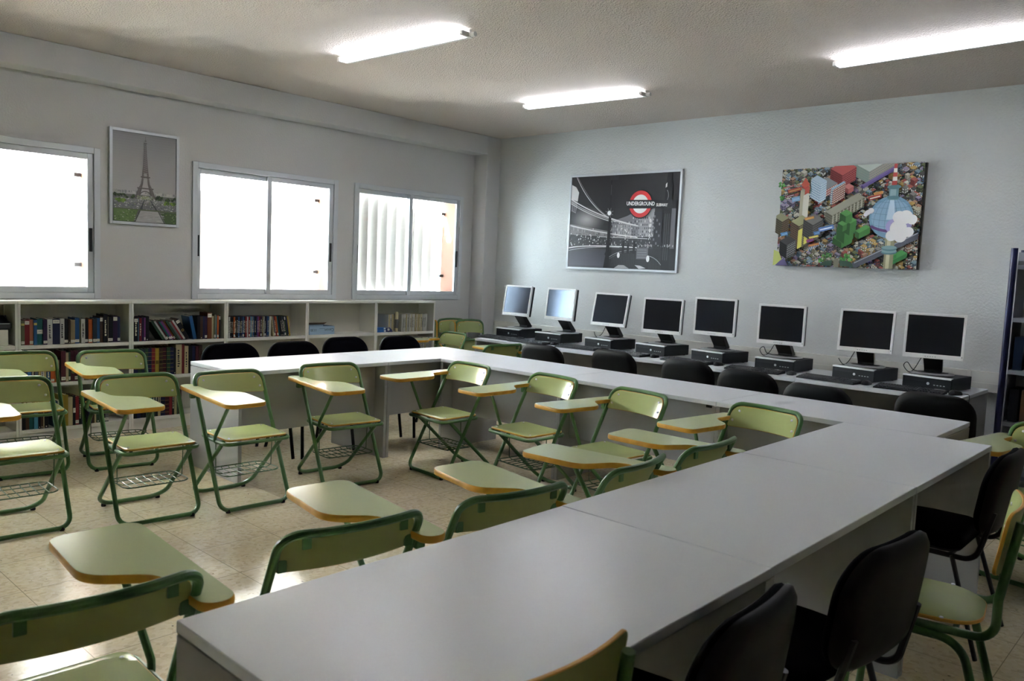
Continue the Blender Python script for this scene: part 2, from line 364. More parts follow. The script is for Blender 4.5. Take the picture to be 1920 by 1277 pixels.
# ------------------------------------------------------------------ green folding tablet chairs
W = .22
def panel_back(bm, half, z0, z1, yf, sag, th, rad, mats=(0, 1), M4=None, rads=None):
    o = rrect(2*half, z1-z0, rads or rad, 5)
    zc = (z0+z1)/2
    def fn(x, z, d):   # d: thickness coordinate, positive to the front
        return (x, yf(z+zc)-sag*(1-(x/half)**2)+d, z+zc)
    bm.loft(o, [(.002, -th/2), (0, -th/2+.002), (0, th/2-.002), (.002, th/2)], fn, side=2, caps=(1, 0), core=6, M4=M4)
def uy(z): return -.154+(.768-z)*(.379/.748)       # the upright's y at height z
def tablet_outline():
    P = [(.298, .468, 0), (.052, .455, 0), (.046, .14, 0), (.196, .045, 0), (.208, -.192, 0), (.298, -.192, 0)]
    return [(p.x, p.y) for p in fillet(P, [.05, .05, .10, .09, .045, .045], 7, True)]
def chair_parts(t, folded=False):
    tm, r = M['tube'], .0125
    def side(z): return (uy(z), z)
    # front frame: one bent tube from the floor bar up both uprights and over the back
    top = .768; pts = []
    P = [(0, uy(.0125), .0145), (W, uy(.0125), .0145), (W, uy(top), top), (-W, uy(top), top), (-W, uy(.0125), .0145)]
    loop = fillet(P[1:], [.06, .055, .055, .06], 7, True)
    fine = []
    for i, p in enumerate(loop):
        q = loop[(i+1) % len(loop)]; fine.append(p)
        if abs(p.z-top) < 1e-4 and abs(q.z-top) < 1e-4 and abs(p.x-q.x) > .1:
            for k in range(1, 10): fine.append(p.lerp(q, k/10))
    for p in fine:
        if p.z > .6: p.y -= .04*max(0, 1-(p.x/W)**2)
    FT = Matrix.Identity(4)
    if folded: FT = Matrix.Translation((0, -.18, .082)) @ Matrix.Rotation(R(-22), 4, 'X')
    MB().tube(fine, r, 10, True, M4=FT).build('front_frame', tm, t)
    # backrest
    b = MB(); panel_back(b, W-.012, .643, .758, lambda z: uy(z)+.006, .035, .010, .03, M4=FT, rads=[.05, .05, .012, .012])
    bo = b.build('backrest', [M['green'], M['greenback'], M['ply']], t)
    for x in (-1, 1):
        for dx, z in ((.165, .730), (.188, .678)):
            yy = uy(z)+.006-.035*(1-(dx/(W-.012))**2)+.005
            MB().lathe([(.0075, 0), (.0075, .002), (.005, .0035)], 10, M4=FT @ Matrix.Translation((x*dx, yy, z)) @ Matrix.Rotation(R(-90), 4, 'X')).build('rivet', M['rivet'], bo)
        for dx, z in ((.15, .742), (.197, .672)):
            yy = uy(z)-.035*(1-(dx/(W-.012))**2)
            MB().box(x*dx-.012, x*dx+.012, yy-.008, yy+.0, z-.02, z+.014, M4=FT).build('clip', M['tube'], bo)
    # rear frame
    wr = W-.026
    if not folded:
        P = [(wr, .185, .405), (wr, -.238, .0145), (-wr, -.238, .0145), (-wr, .185, .405)]
    else:
        P = [(wr, .045, .58), (wr, .078, .0145), (-wr, .078, .0145), (-wr, .045, .58)]
    MB().tube(fillet(P, .10, 9), r, 10).build('rear_frame', tm, t)
    # seat and its frame
    so = rrect(.385, .315, [.035, .035, .03, .03], 5)
    def fs(x, y, z):
        dip = .012*max(0, 1-(x/.17)**2)*max(0, 1-((y+.02)/.14)**2)
        return (x, y+.09, .430+z-dip-.024*y)
    ST = Matrix.Identity(4)
    if folded: ST = Matrix.Translation((0, .062, .395)) @ Matrix.Rotation(R(88), 4, 'X') @ Matrix.Translation((0, 0, -.427))
    s = MB(); s.loft(so, [(.003, -.005), (0, -.003), (0, .004), (.003, .006)], fs, side=1, caps=(0, 0), core=5, M4=ST)
    seat = s.build('seat', [M['green'], M['ply']], t)
    for x in (-.165, .165):
        for y in (-.125, .115): MB().lathe([(.006, 0), (.006, .0015), (.004, .003)], 8, M4=ST @ Matrix.Translation(fs(x, y, .0062))).build('rivet', M['rivet'], seat)
    fr_ = [Vector(fs(p.x, p.y, -.019)) for p in fillet([(.205, .165, 0), (-.205, .165, 0), (-.205, -.165, 0), (.205, -.165, 0)], .045, 6, True)]
    MB().tube(fr_, .011, 10, True, M4=ST).build('seat_frame', tm, t)
    # tablet
    tb = MB(); zt = .698
    TT = Matrix.Identity(4)
    if folded:   # hangs down beside the chair, narrow end up
        TT = Matrix.Translation((.272, -.04, .67)) @ Matrix.Rotation(R(-90), 4, 'Z') @ Matrix.Rotation(R(-90), 4, 'X') @ Matrix.Translation((-.25, 0, -zt))
    tb.loft(tablet_outline(), [(.004, -.024), (.001, -.021), (0, -.012), (.001, -.004), (.003, -.0005)], lambda x, y, z: (x, y, zt+z), side=1, caps=(2, 0), core=2, M4=TT)
    tb.loft(tablet_outline(), [(.0035, -.0004), (.0035, .0), ], lambda x, y, z: (x, y, zt+z), side=0, caps=(0, 0), core=2, M4=TT)
    to = tb.build('tablet', [M['tab'], M['ply'], M['tabs']], t)
    if not folded:
        MB().box(.2335, .262, uy(.66)-.012, uy(.66)+.016, .63, zt-.0245).build('bracket', tm, to, bevel=.003)
        MB().box(.14, .22, .235, .285, zt-.040, zt-.030).build('bracket', tm, to, bevel=.003)
        P = [(.15, .12, .398), (.21, .12, .398), (.214, .135, .44), (.178, .26, zt-.03)]
        MB().tube(fillet(P, [0, .035, .03, 0], 6), .0105, 10).build('tablet_support', tm, t)
        # wire basket under the seat
        bk = MB(); rw = .0028; z = .205
        o = [Vector((p.x, p.y+.07, z)) for p in fillet([(.178, .125, 0), (-.178, .125, 0), (-.178, -.125, 0), (.178, -.125, 0)], .05, 5, True)]
        bk.tube(o, .0034, 6, True)
        for k in range(7):
            x = -.135+k*.045; bk.tube([(x, -.052, z+.002), (x, -.03, z-.008), (x, .17, z-.008), (x, .192, z+.002)], rw, 6)
        for y in (-.02, .07, .16): bk.tube([(-.176, y, z), (-.15, y, z-.010), (.15, y, z-.010), (.176, y, z)], rw, 6)
        for x in (-1, 1): bk.tube([(x*.178, .07, z), (x*.182, .075, .40)], rw, 6)
        bk.build('wire_basket', M['wire'], t)
    for x in (-1, 1):
        for yy, wx_ in ((uy(.0125), W-.045), (-.238 if not folded else .078, wr-.04)):
            y2 = (FT @ Vector((0, yy, .014))).y if folded and yy != .078 else yy
            MB().lathe([(.013, 0), (.014, .006), (.012, .02)], 10, M4=Matrix.Translation((x*wx_, y2, 0))).build('rubber_foot', M['rubber'], t)
ch0 = thing('tablet_chair', '', 'chair', (0, 0, 0), 0, 'green folding chairs with a writing tablet')
chair_parts(ch0)
CH = [
 (2.420, -5.140, -3.5, 'green tablet chair with a clear floor in front, second in the front row'),
 (2.514, -4.617, -2.1, 'green tablet chair with a shining white tablet at the end of the bookcase table'),
 (2.499, -3.876, -6.2, 'green tablet chair in front of the middle of the table by the bookcases'),
 (1.163, -4.811, -8.4, 'green tablet chair standing alone close to the bookcase, behind the front row'),
 (1.031, -5.357, -5.8, 'green tablet chair cut by the frame edge, standing close to the bookcase'),
 (2.236, -5.765, -2.9, 'green tablet chair cut by the frame edge, with bluish glare on its seat'),
 (2.807, -3.096, -94.4, 'green tablet chair in the inner corner of the U of tables'),
 (3.558, -3.043, -96.3, 'second green tablet chair from the inner corner along the computer row of tables'),
 (4.281, -3.105, -98.8, 'third green tablet chair from the inner corner along the computer row of tables'),
 (5.044, -2.982, -97.2, 'fourth green tablet chair from the inner corner, where the two table rows meet'),
 (5.117, -6.443, 177.0, 'green tablet chair seen from behind, beside the free end of the long table row'),
 (5.079, -5.740, 172.2, 'second green tablet chair with its back to the long table row'),
 (5.150, -5.148, 170.9, 'third green tablet chair with its back to the long table row'),
 (5.175, -4.523, 185.7, 'fourth green tablet chair with its back to the long table row'),
 (5.175, -3.941, 180.3, 'fifth green tablet chair with its back to the long table row, by the joining table'),
 (.72, -1.30, -97, 'green tablet chair open in the corner in front of the folded chairs'),
 (1.70, -1.53, 172, 'green tablet chair in the gap beside the first computer desk, back to the tables'),
 (6.295, -2.20, -100, 'green tablet chair in front of the blue rack, its tablet over the table end'),
]
for i, (x, y, a, l) in enumerate(CH):
    if i == 0:
        ch0.location = (x, y, 0); ch0.rotation_euler = (0, 0, R(a-90)); ch0['label'] = l
    else: dup(ch0, (x, y, 0), R(a-90), l)
# writing tablets sag or lift a little, each in its own way
SAG = {0: -1.0, 1: -2.6, 2: -1.6, 3: -1.0, 5: -2.6, 6: -.8, 7: -1.2, 10: 1.2, 11: 1.2, 12: .8}
roots = [o for o in bpy.data.objects if o.name.startswith('tablet_chair') and o.parent is None]
for o in roots:
    i = next(k for k, c in enumerate(CH) if c[3] == o['label'])
    tb_ = next(c for c in o.children if c.name.startswith('tablet') and not c.name.startswith('tablet_'))
    Q = Matrix.Translation((0, .0, .686)) @ Matrix.Rotation(R(SAG.get(i, 0)), 4, 'X') @ Matrix.Translation((0, .0, -.686))
    tb_.location = Q.to_translation(); tb_.rotation_euler = Q.to_euler()
fc = thing('folded_chair', 'folded green tablet chair leaning in the corner, outermost of the two', 'chair', (.335, -.50, 0), R(-90), 'folded green chairs in the corner')
chair_parts(fc, True)
dup(fc, (.135, -.60, 0), R(-90), 'folded green tablet chair leaning in the corner, against the wall behind the other')

# ------------------------------------------------------------------ black upholstered chairs
bc = thing('black_chair', '', 'chair', (0, 0, 0), 0, 'black upholstered chairs')
def back_pt(x, z, d):
    zz = z+.66; y = -.235-(zz-.50)*.13-.03*(1-(x/.24)**2)+d
    return (x, y, zz)
ob = rrect(.47, .33, [.13, .13, .10, .10], 8)
m = MB(); m.loft(ob, [(.012, 0), (.004, .004), (0, .016), (.006, .028), (.03, .040)], back_pt, core=4); m.build('backrest', M['fab'], bc, smooth=60)
m = MB(); m.loft(rrect(.474, .334, [.13, .13, .10, .10], 8), [(.05, -.026), (.02, -.022), (.003, -.010), (0, .004), (.005, .006)], back_pt, core=4); m.build('back_shell', M['shell'], bc, smooth=60)
os_ = rrect(.46, .43, [.07, .07, .09, .09], 8)
m = MB(); m.loft(os_, [(.02, 0), (.004, .008), (0, .022), (.008, .042), (.035, .055)], lambda x, y, z: (x, y+.03, .415+z-.01*max(0, y/.2)), core=3); m.build('seat', M['fab'], bc, smooth=60)
m = MB(); m.loft(rrect(.44, .41, .07, 6), [(.03, -.012), (.006, -.008), (0, 0)], lambda x, y, z: (x, y+.03, .415+z-.01*max(0, y/.2)), core=1); m.build('seat_pan', M['shell'], bc, smooth=60)
for sx in (-1, 1):
    MB().tube([(sx*.215, .20, .395), (sx*.235, .245, .0)], .014, 10, r2=.009).build('leg', M['blk'], bc)
    MB().tube([(sx*.205, -.15, .395), (sx*.235, -.275, .0)], .014, 10, r2=.009).build('leg', M['blk'], bc)
    MB().tube(fillet([(sx*.205, .0, .392), (sx*.205, -.235, .392), (sx*.19, -.285, .60)], .06, 6), .011, 8).build('back_support', M['blk'], bc)
MB().tube([(-.215, .19, .392), (.215, .19, .392)], .010, 8).build('cross_bar', M['blk'], bc); MB().tube([(-.205, -.14, .392), (.205, -.14, .392)], .010, 8).build('cross_bar', M['blk'], bc)
BC = [
 (1.595, -4.04, 0, 'black padded chair behind the free end of the bookcase-side table'),
 (1.640, -3.52, 0, 'black padded chair in front of the shelf of film cases'),
 (1.470, -2.90, 0, 'black padded chair in front of the shelf with the light blue box'),
 (1.560, -2.36, 0, 'black padded chair in front of the shelf of pale magazines'),
 (2.36, -1.345, 92, 'black padded chair at the computer desks, next to the open green chair'),
 (2.99, -1.11, 88, 'second black padded chair along the computer desks from the corner'),
 (3.73, -1.15, 90, 'third black padded chair along the computer desks from the corner'),
 (4.34, -1.345, 90, 'fourth black padded chair along the computer desks from the corner'),
 (5.00, -1.66, 86, 'low black padded chair at the computer desks, touching the tables behind it'),
 (5.60, -1.345, 90, 'black padded chair at the last computer desk beside the blue rack'),
 (6.02, -5.557, 183.7, 'black padded chair tucked under the long table row, closest to the camera'),
 (6.085, -4.847, 174, 'black padded chair under the long table row beside the green school chair seat'),
 (6.04, -3.27, 180, 'black padded chair in deep shade behind the green school chair'),
]
for i, (x, y, a, l) in enumerate(BC):
    if i == 0: bc.location = (x, y, 0); bc.rotation_euler = (0, 0, R(a-90)); bc['label'] = l
    else: dup(bc, (x, y, 0), R(a-90), l)

# ------------------------------------------------------------------ green school chairs
sc_ = thing('school_chair', '', 'chair', (0, 0, 0), 0, 'green school chairs')
seat_o = [(p.x, p.y) for p in fillet([(.19, .17, 0), (-.19, .17, 0), (-.17, -.20, 0), (.17, -.20, 0)], [.04, .04, .13, .13], 9, True)]
m = MB(); m.loft(seat_o, [(.003, -.006), (0, -.004), (0, .005), (.003, .007)], lambda x, y, z: (x, y+.03, .455+z-.012*max(0, 1-(x/.17)**2)*max(0, 1-((y+.06)/.16)**2)), side=1, caps=(1, 0), core=5)
seat = m.build('seat', [M['green'], M['ply']], sc_)
for x in (-.172, .172): MB().lathe([(.007, 0), (.006, .003), (.003, .004)], 8, M4=Matrix.Translation((x, -.06, .4625))).build('rivet', M['rivet'], seat)
def post_y(z): return -.205-max(0, z-.55)*.15
m = MB(); panel_back(m, .195, .63, .83, lambda z: post_y(z)+.034, .03, .011, .03); bo = m.build('backrest', [M['green'], M['greenback'], M['ply']], sc_)
for x in (-1, 1):
    for z in (.70, .78): MB().lathe([(.007, 0), (.006, .003), (.003, .004)], 8, M4=Matrix.Translation((x*.165, post_y(z)+.034-.03*(1-(.165/.195)**2)+.0065, z)) @ Matrix.Rotation(R(-90), 4, 'X')).build('rivet', M['rivet'], bo)
for sx in (-1, 1):
    P = [(sx*.19, .215, .0), (sx*.178, .185, .432), (sx*.178, -.205, .432), (sx*.176, -.205, .56), (sx*.160, post_y(.80), .80)]
    MB().tube(fillet(P, [0, .06, .055, .05, 0], 7), .0135, 12).build('side_frame', M['tube'], sc_)
    MB().tube(fillet([(sx*.178, .10, .409), (sx*.178, -.12, .405), (sx*.19, -.235, .0)], [0, .09, 0], 7), .0135, 12).build('leg', M['tube'], sc_)
for y in (.14, -.10): MB().tube([(-.178, y, .437), (.178, y, .437)], .009, 8).build('cross_bar', M['tube'], sc_)
sc_.location = (6.295, -4.215, 0); sc_.rotation_euler = (0, 0, R(188.5-90)); sc_['label'] = 'green school chair whose rounded seat shows behind the black padded chairs'
dup(sc_, (5.975, -6.04, 0), R(178-90), 'green school chair at the free end of the long table row, only its back showing')

# ------------------------------------------------------------------ computers
PCX = [(.934, -.706, 1), (1.50, -.71, 1), (2.16, -.715, -5), (2.752, -.70, -5), (3.348, -.70, -9), (3.982, -.755, -1), (4.615, -.715, -9), (5.153, -.768, -6.5)]
ORD = ['first', 'second', 'third', 'fourth', 'fifth', 'sixth', 'seventh', 'eighth']
pc0 = thing('desktop_computer', '', 'computer', (0, 0, 0), 0, 'desktop computers on the wall desks')
MB().box(-.169, .169, .012, .375, .006, .100).build('case', M['pcs'], pc0, bevel=.003)
fp = MB().box(-.169, .169, 0, .0118, .006, .098).build('front_panel', M['pc'], pc0, bevel=.003)
MB().box(-.168, .168, -.006, .035, .0905, .1025).build('silver_trim', M['silver'], pc0, bevel=.001)
MB().box(-.15, -.01, -.003, -.0002, .062, .084).build('drive_bay', M['blk'], fp, bevel=.001)
m = MB(); m.lathe([(.010, 0), (.010, .0015)], 14, M4=Matrix.Translation((.012, -.0002, .05)) @ Matrix.Rotation(R(90), 4, 'X')); m.build('round_badge', M['led'], fp)
m = MB()
for k in range(4): m.box(.05+k*.022, .062+k*.022, -.002, -.0002, .040, .046)
m.build('port', M['basegrey'], fp)
m = MB()
for x in (-.14, .14):
    for y in (.03, .34): m.lathe([(.012, 0), (.012, .0058)], 10, M4=Matrix.Translation((x, y, 0)))
m.build('foot', M['rubber'], pc0)
def monitor_parts(t, yaw, tilt, zb, w_=.395, cable=0):
    h_ = w_*.835; Y = Matrix.Rotation(R(yaw), 4, 'Z')
    zb -= .846
    T = Matrix.Translation((0, 0, zb)) @ Y @ Matrix.Rotation(R(-tilt), 4, 'X')
    m = MB(); so, si = .0175, .0; b0, b1 = .033, .018
    a, b = -w_/2, w_/2
    m.box(a, a+so, -.010, .012, 0, h_, M4=T); m.box(b-so, b, -.010, .012, 0, h_, M4=T); m.box(a+so, b-so, -.010, .012, 0, b0, M4=T); m.box(a+so, b-so, -.010, .012, h_-b1, h_, M4=T)
    bz = m.build('bezel', M['bez'], t, bevel=.003)
    m = MB()
    for k in range(5): m.box(-.05+k*.016, -.041+k*.016, -.0108, -.0101, .012, .0165, M4=T)
    m.box(b-.013, b-.006, -.0108, -.0101, .02, .028, M4=T)
    m.build('button', M['basegrey'], bz)
    MB().box(a+so+.0005, b-so-.0005, -.0055, .0, b0+.0005, h_-b1-.0005, M4=T).build('screen', M['scr'], t, smooth=0)
    MB().box(a+.002, b-.002, .0125, .045, .003, h_-.003, M4=T).build('back_shell', M['blk'], t, bevel=.008)
    # stand: tilted neck plate on a rounded base
    nk = MB(); zt = zb+.03
    Q = [(-.055, .055, zt+.02), (.055, .055, zt+.02), (.05, .10, .012), (-.05, .10, .012)]
    top = [Y @ Vector(p) for p in ((-.065, .05, zt+.03), (.065, .05, zt+.03), (.06, .205, .035), (-.06, .205, .035))]
    bot = [Y @ Vector(p) for p in ((-.065, .046, zt-.028), (.065, .046, zt-.028), (.06, .150, .016), (-.06, .150, .016))]
    nk.box(-.06, .06, .135, .21, .0145, .034, M4=Y)
    nk.add(top+bot, [(0, 1, 2, 3), (4, 7, 6, 5), (0, 4, 5, 1), (1, 5, 6, 2), (2, 6, 7, 3), (3, 7, 4, 0)])
    nk.build('neck', M['stand'], t, bevel=.004)
    m = MB(); m.loft(rrect(.29, .23, .08, 6), [(.006, 0), (0, .004), (.002, .009), (.012, .0115)], lambda x, y, z: tuple(Y @ Vector((x, y+.105, z))), core=1)
    bs = m.build('base', M['basegrey'], t)
    m = MB(); m.loft(rrect(.21, .12, .05, 6), [(.0, .0117), (.004, .0145)], lambda x, y, z: tuple(Y @ Vector((x, y+.125, z))), core=1); m.build('base_pad', M['stand'], bs)
    if cable:
        pts = [(-.02, .07, zb+.03), (-.07, .10, zb+.01), (-.12, .09, .03), (-.15, .04, .008), (-.19, .06, .05), (-.17, .09, .075), (-.13, .06, .03), (-.10, .12, .012)][:(5 if cable == 1 else 8)]
        sm = [Y @ Vector(p) for p in pts]
        cr = []
        for i in range(len(sm)-1):
            p0, p1, p2, p3 = sm[max(i-1, 0)], sm[i], sm[i+1], sm[min(i+2, len(sm)-1)]
            for k in range(6):
                u = k/6; cr.append(.5*((2*p1)+(p2-p0)*u+(2*p0-5*p1+4*p2-p3)*u*u+(3*p1-p0-3*p2+p3)*u**3))
        cr.append(sm[-1]); cr = [Vector((p.x, p.y, max(p.z, .006))) for p in cr]
        MB().tube(cr, .0032, 6).build('cable', M['cab'], t)
MON = [(1.156, .983, -2.5, 8.8), (1.759, .980, -3.5, 6.2), (2.387, .969, 2.6, 12.7), (2.995, .947, 7.4, 4.9), (3.542, .979, 1.5, 2), (4.156, .957, 3.3, .6), (4.836, .965, 10.1, 10.1), (5.328, .968, 9.7, 4.9)]
MONL = ['silver framed monitor with a bright bluish screen, beside the corner', 'silver framed monitor with a bright bluish screen, second along the wall', 'silver framed monitor with a dark screen, third along from the corner', 'silver framed monitor with a dark screen, fourth along, set lowest of all', 'silver framed monitor with a dark screen, fifth along from the corner', 'silver framed monitor with a dark screen and looped cables, sixth along', 'silver framed monitor with a dark screen, turned a little, seventh along', 'silver framed monitor with a looped cable, eighth along, before the blue rack']
PCL = lambda i: f'black flat desktop computer under the {ORD[i]} monitor from the corner'
# keyboards and mice
kb0 = thing('keyboard', '', 'keyboard', (0, 0, 0), 0, 'black keyboards on the wall desks')
m = MB(); Vk = [(-.227, 0, .001), (.227, 0, .001), (.227, .165, .001), (-.227, .165, .001), (-.225, .002, .012), (.225, .002, .012), (.225, .163, .026), (-.225, .163, .026)]
m.add(Vk, [(0, 3, 2, 1), (4, 5, 6, 7), (0, 1, 5, 4), (1, 2, 6, 5), (2, 3, 7, 6), (3, 0, 4, 7)]); m.build('body', M['kbb'], kb0, bevel=.002)
m = MB()
def keyrow(y, xs_):
    for x0, x1 in xs_:
        z = .012+(y/.165)*.014
        m.add([(x0, y, z), (x1, y, z), (x1, y+.0155, z+.0013), (x0, y+.0155, z+.0013), (x0+.002, y+.002, z+.008), (x1-.002, y+.002, z+.008), (x1-.002, y+.0135, z+.009), (x0+.002, y+.0135, z+.009)], [(4, 5, 6, 7), (0, 1, 5, 4), (1, 2, 6, 5), (2, 3, 7, 6), (3, 0, 4, 7)])
for r_ in range(6):
    y = .012+r_*.0195+(.008 if r_ == 5 else 0); row = []
    if r_ == 0: row = [(-.215, -.192), (-.188, -.165), (-.161, -.138), (-.134, -.025), (-.021, .002), (.006, .029), (.033, .066)]
    else: row = [(-.215+k*.0189, -.215+k*.0189+.0165) for k in range(15)]
    row += [(.082+k*.0185, .098+k*.0185) for k in range(3)] if r_ != 2 else []
    row += [(.146+k*.0185, .162+k*.0185) for k in range(4)] if r_ != 5 else []
    keyrow(y, row)
ko = m.build('keycaps', M['key'], kb0, recalc=False, smooth=0); ko['kind'] = 'stuff'
MB().box(.148, .215, .132, .150, .0265, .0275).build('label_strip', M['basegrey'], kb0)
ms0 = thing('computer_mouse', '', 'mouse', (0, 0, 0), 0, 'black mice on the wall desks')
m = MB(); m.loft(rrect(.058, .105, .028, 6), [(.004, .001), (0, .006), (0, .014), (.006, .026), (.016, .034)], lambda x, y, z: (x, y, z*(1-.35*max(0, y/.05)) if z > .01 else z), core=2); m.build('body', M['kbb'], ms0, smooth=60)
MB().box(-.004, .004, .012, .034, .0255, .0285).build('scroll_wheel', M['basegrey'], ms0)
MB().tube([(0, .051, .008), (.005, .075, .005), (-.015, .10, .005), (-.03, .115, .005)], .002, 6).build('cord', M['cab'], ms0)
KB = [(1.146, -.905, -1.5), (1.62, -.93, 3), (2.231, -.90, 4), (2.775, -.905, -4), (3.42, -.92, -7), (4.077, -.945, 3), (4.672, -.945, -6), (5.262, -.95, 2)]
MS = [(1.375, -.79), (1.895, -.86), (2.50, -.85), (3.07, -.86), (3.715, -.875), (4.36, -.885), (4.945, -.905), (5.535, -.86)]
for i in range(8):
    x, y, a = PCX[i]; c = Vector((x, y, 0))+Matrix.Rotation(R(a), 3, 'Z') @ Vector((.169, 0, 0))
    loc = (c.x, c.y, .7405)
    if i == 0: pc0.location = loc; pc0.rotation_euler = (0, 0, R(a)); pc0['label'] = PCL(0)
    else: dup(pc0, loc, R(a), PCL(i))
    mx, mz, yaw, tilt = MON[i]
    t = thing('monitor', MONL[i], 'monitor', (mx, [-.655, -.65, -.665, -.662, -.679, -.685, -.693, -.72][i], .7405+.1035), 0, 'monitors on the wall desks')
    monitor_parts(t, yaw, tilt, mz, .395, [0, 0, 1, 0, 0, 2, 1, 2][i])
    x, y, a = KB[i]
    l = f'black keyboard in front of the {ORD[i]} monitor from the corner'
    if i == 0: kb0.location = (x, y-.083, .7405); kb0.rotation_euler = (0, 0, R(a)); kb0['label'] = l
    else: dup(kb0, (x, y-.083, .7405), R(a), l)
    l = f'black mouse beside the keyboard of the {ORD[i]} monitor from the corner'
    if i == 0: ms0.location = (MS[0][0], MS[0][1], .7405); ms0['label'] = l
    elif i < 7: dup(ms0, (MS[i][0], MS[i][1], .7405), R(rnd.uniform(-12, 12)), l)
    else:
        t = dup(ms0, (MS[i][0], MS[i][1], .7405), R(-25), l+', its cord hanging down')
        for k in list(t.children):
            if k.name.startswith('cord'): bpy.data.objects.remove(k)
        T = (Matrix.Translation(MS[i]+(.7405,)) @ Matrix.Rotation(R(-25), 4, 'Z')).inverted()
        pts = [(5.557, -.813, .749), (5.575, -.79, .746), (5.60, -.80, .746), (5.612, -.815, .742), (5.616, -.83, .70), (5.612, -.84, .62), (5.611, -.80, .52), (5.612, -.74, .47), (5.612, -.66, .50), (5.614, -.56, .44)]
        MB().tube([T @ Vector(p) for p in pts], .0022, 6).build('cord', M['cab'], t)

# ------------------------------------------------------------------ cable trunking and the rack
t = thing('mounted_trunking', 'white cable trunking running along the wall behind the computers', 'trunking', (0, 0, 0))
tb = MB().box(.266, 5.68, -.05, -.001, .696, .852).build('duct', M['trunk'], t, bevel=.004)
MB().box(.27, 5.68, -.053, -.0502, .762, .766).build('cover_seam', M['shelf'], tb)
MB().box(5.415, 5.44, -.055, -.0505, .694, .856).build('joint_cover', M['trunk'], tb, bevel=.002)
MB().box(.262, .285, -.056, -.0505, .692, .858).build('end_cap', M['trunk'], tb, bevel=.002)
t = thing('storage_rack', 'tall rack with dark blue posts and grey side sheet beside the desks', 'rack', (5.70, -.36, 0))
for x in (0.012, 1.0):
    for y in (0, .335): MB().tube([(x, y, 0), (x, y, 1.79)], .0225, 14).build('post', M['bluep'], t)
MB().box(.036, .040, .02, .33, .05, 1.76).build('side_sheet', M['greyp'], t); MB().box(.972, .976, .02, .33, .05, 1.76).build('side_sheet', M['greyp'], t)
for z in (.12, .50, .88, 1.26, 1.64): MB().box(.042, .970, .0, .33, z, z+.03).build('shelf', M['greyp'], t)
MB().box(.042, .970, -.012, -.001, 1.70, 1.76).build('top_rail', M['greyp'], t)
RB = [('#20232b', 'dark'), ('#5b4632', 'brown'), ('#2c3b52', 'blue grey'), ('#3a2b2b', 'maroon'), ('#6b6f74', 'grey')]
for k, z in enumerate((.53, .91)):
    for j in range(5):
        x = 5.76+j*.075; c, n = RB[(j+k*2) % 5]
        o = MB().box(-.03, .03, -.12, .12, 0, .24, 0, lin(c)).build('box_file', M['book'], loc=(x+.03, -.20, z+.001))
        tag(o, f'{n} box file on the {["lower", "upper"][k]} shelf of the blue posted rack', 'file', 'box files on the rack')
# ------------------------------------------------------------------ bookcases
BCY = [-5.9985, -5.169, -4.3455, -3.517, -2.677, -1.842, -1.019]
BL = ['white bookcase cut by the frame edge, holding a black case', 'white bookcase full of books, first whole one from the frame edge', 'white bookcase under the framed tower picture, with slanted books', 'white bookcase of film cases under the middle window', 'white bookcase with one light blue box', 'white bookcase of pale magazines at the end of the row']
def bookcase(y0, y1, label):
    y0 += .0007; y1 -= .0007; w_ = y1-y0; h_ = 1.088; D = .27; p = .018
    t = thing('bookcase', label, 'bookcase', (.002, (y0+y1)/2, 0), 0, 'white bookcases under the windows')
    a, b = -w_/2, w_/2
    for yy in (a, b-p): MB().box(0, D, yy, yy+p, 0, h_-.0225).build('side_panel', M['shelf'], t, bevel=.001)
    MB().box(0, D+.004, a, b, h_-.022, h_).build('top_panel', M['shelf'], t, bevel=.002)
    MB().box(.001, .009, a+p+.0003, b-p-.0003, .075, h_-.0225).build('back_panel', M['shelfin'], t, smooth=0)
    for z in (.08, .43, .725): MB().box(.0095, D-.002, a+p+.0003, b-p-.0003, z, z+.028).build('shelf', M['shelf'], t, bevel=.001)
    MB().box(D-.03, D-.012, a+p+.0003, b-p-.0003, 0, .0795).build('plinth', M['shelf'], t)
for i in range(6): bookcase(BCY[i], BCY[i+1], BL[i])
SZ = dict(top=.7537, middle=.4587, bottom=.1087)
CN = dict(k=('black', '#15151b'), n=('navy', '#20264a'), b=('blue', '#2a5c94'), s=('sky-blue', '#4f97b8'), t=('teal', '#1f6468'), g=('green', '#33503b'), o=('olive', '#77795a'),
          y=('yellow', '#b9a13a'), a=('orange', '#c3602c'), l=('salmon', '#bf7a5e'), r=('red', '#8c2a2e'), m=('maroon', '#4c1f26'), p=('purple', '#3b2449'), v=('violet', '#7d3f83'),
          w=('white', '#cfcec8'), c=('cream', '#cbbd93'), e=('grey', '#777a7b'), h=('brown', '#4a3526'), x=('tan', '#948463'), u=('rust', '#8a4b2c'), i=('slate', '#2d3a44'))
SEEN = {}
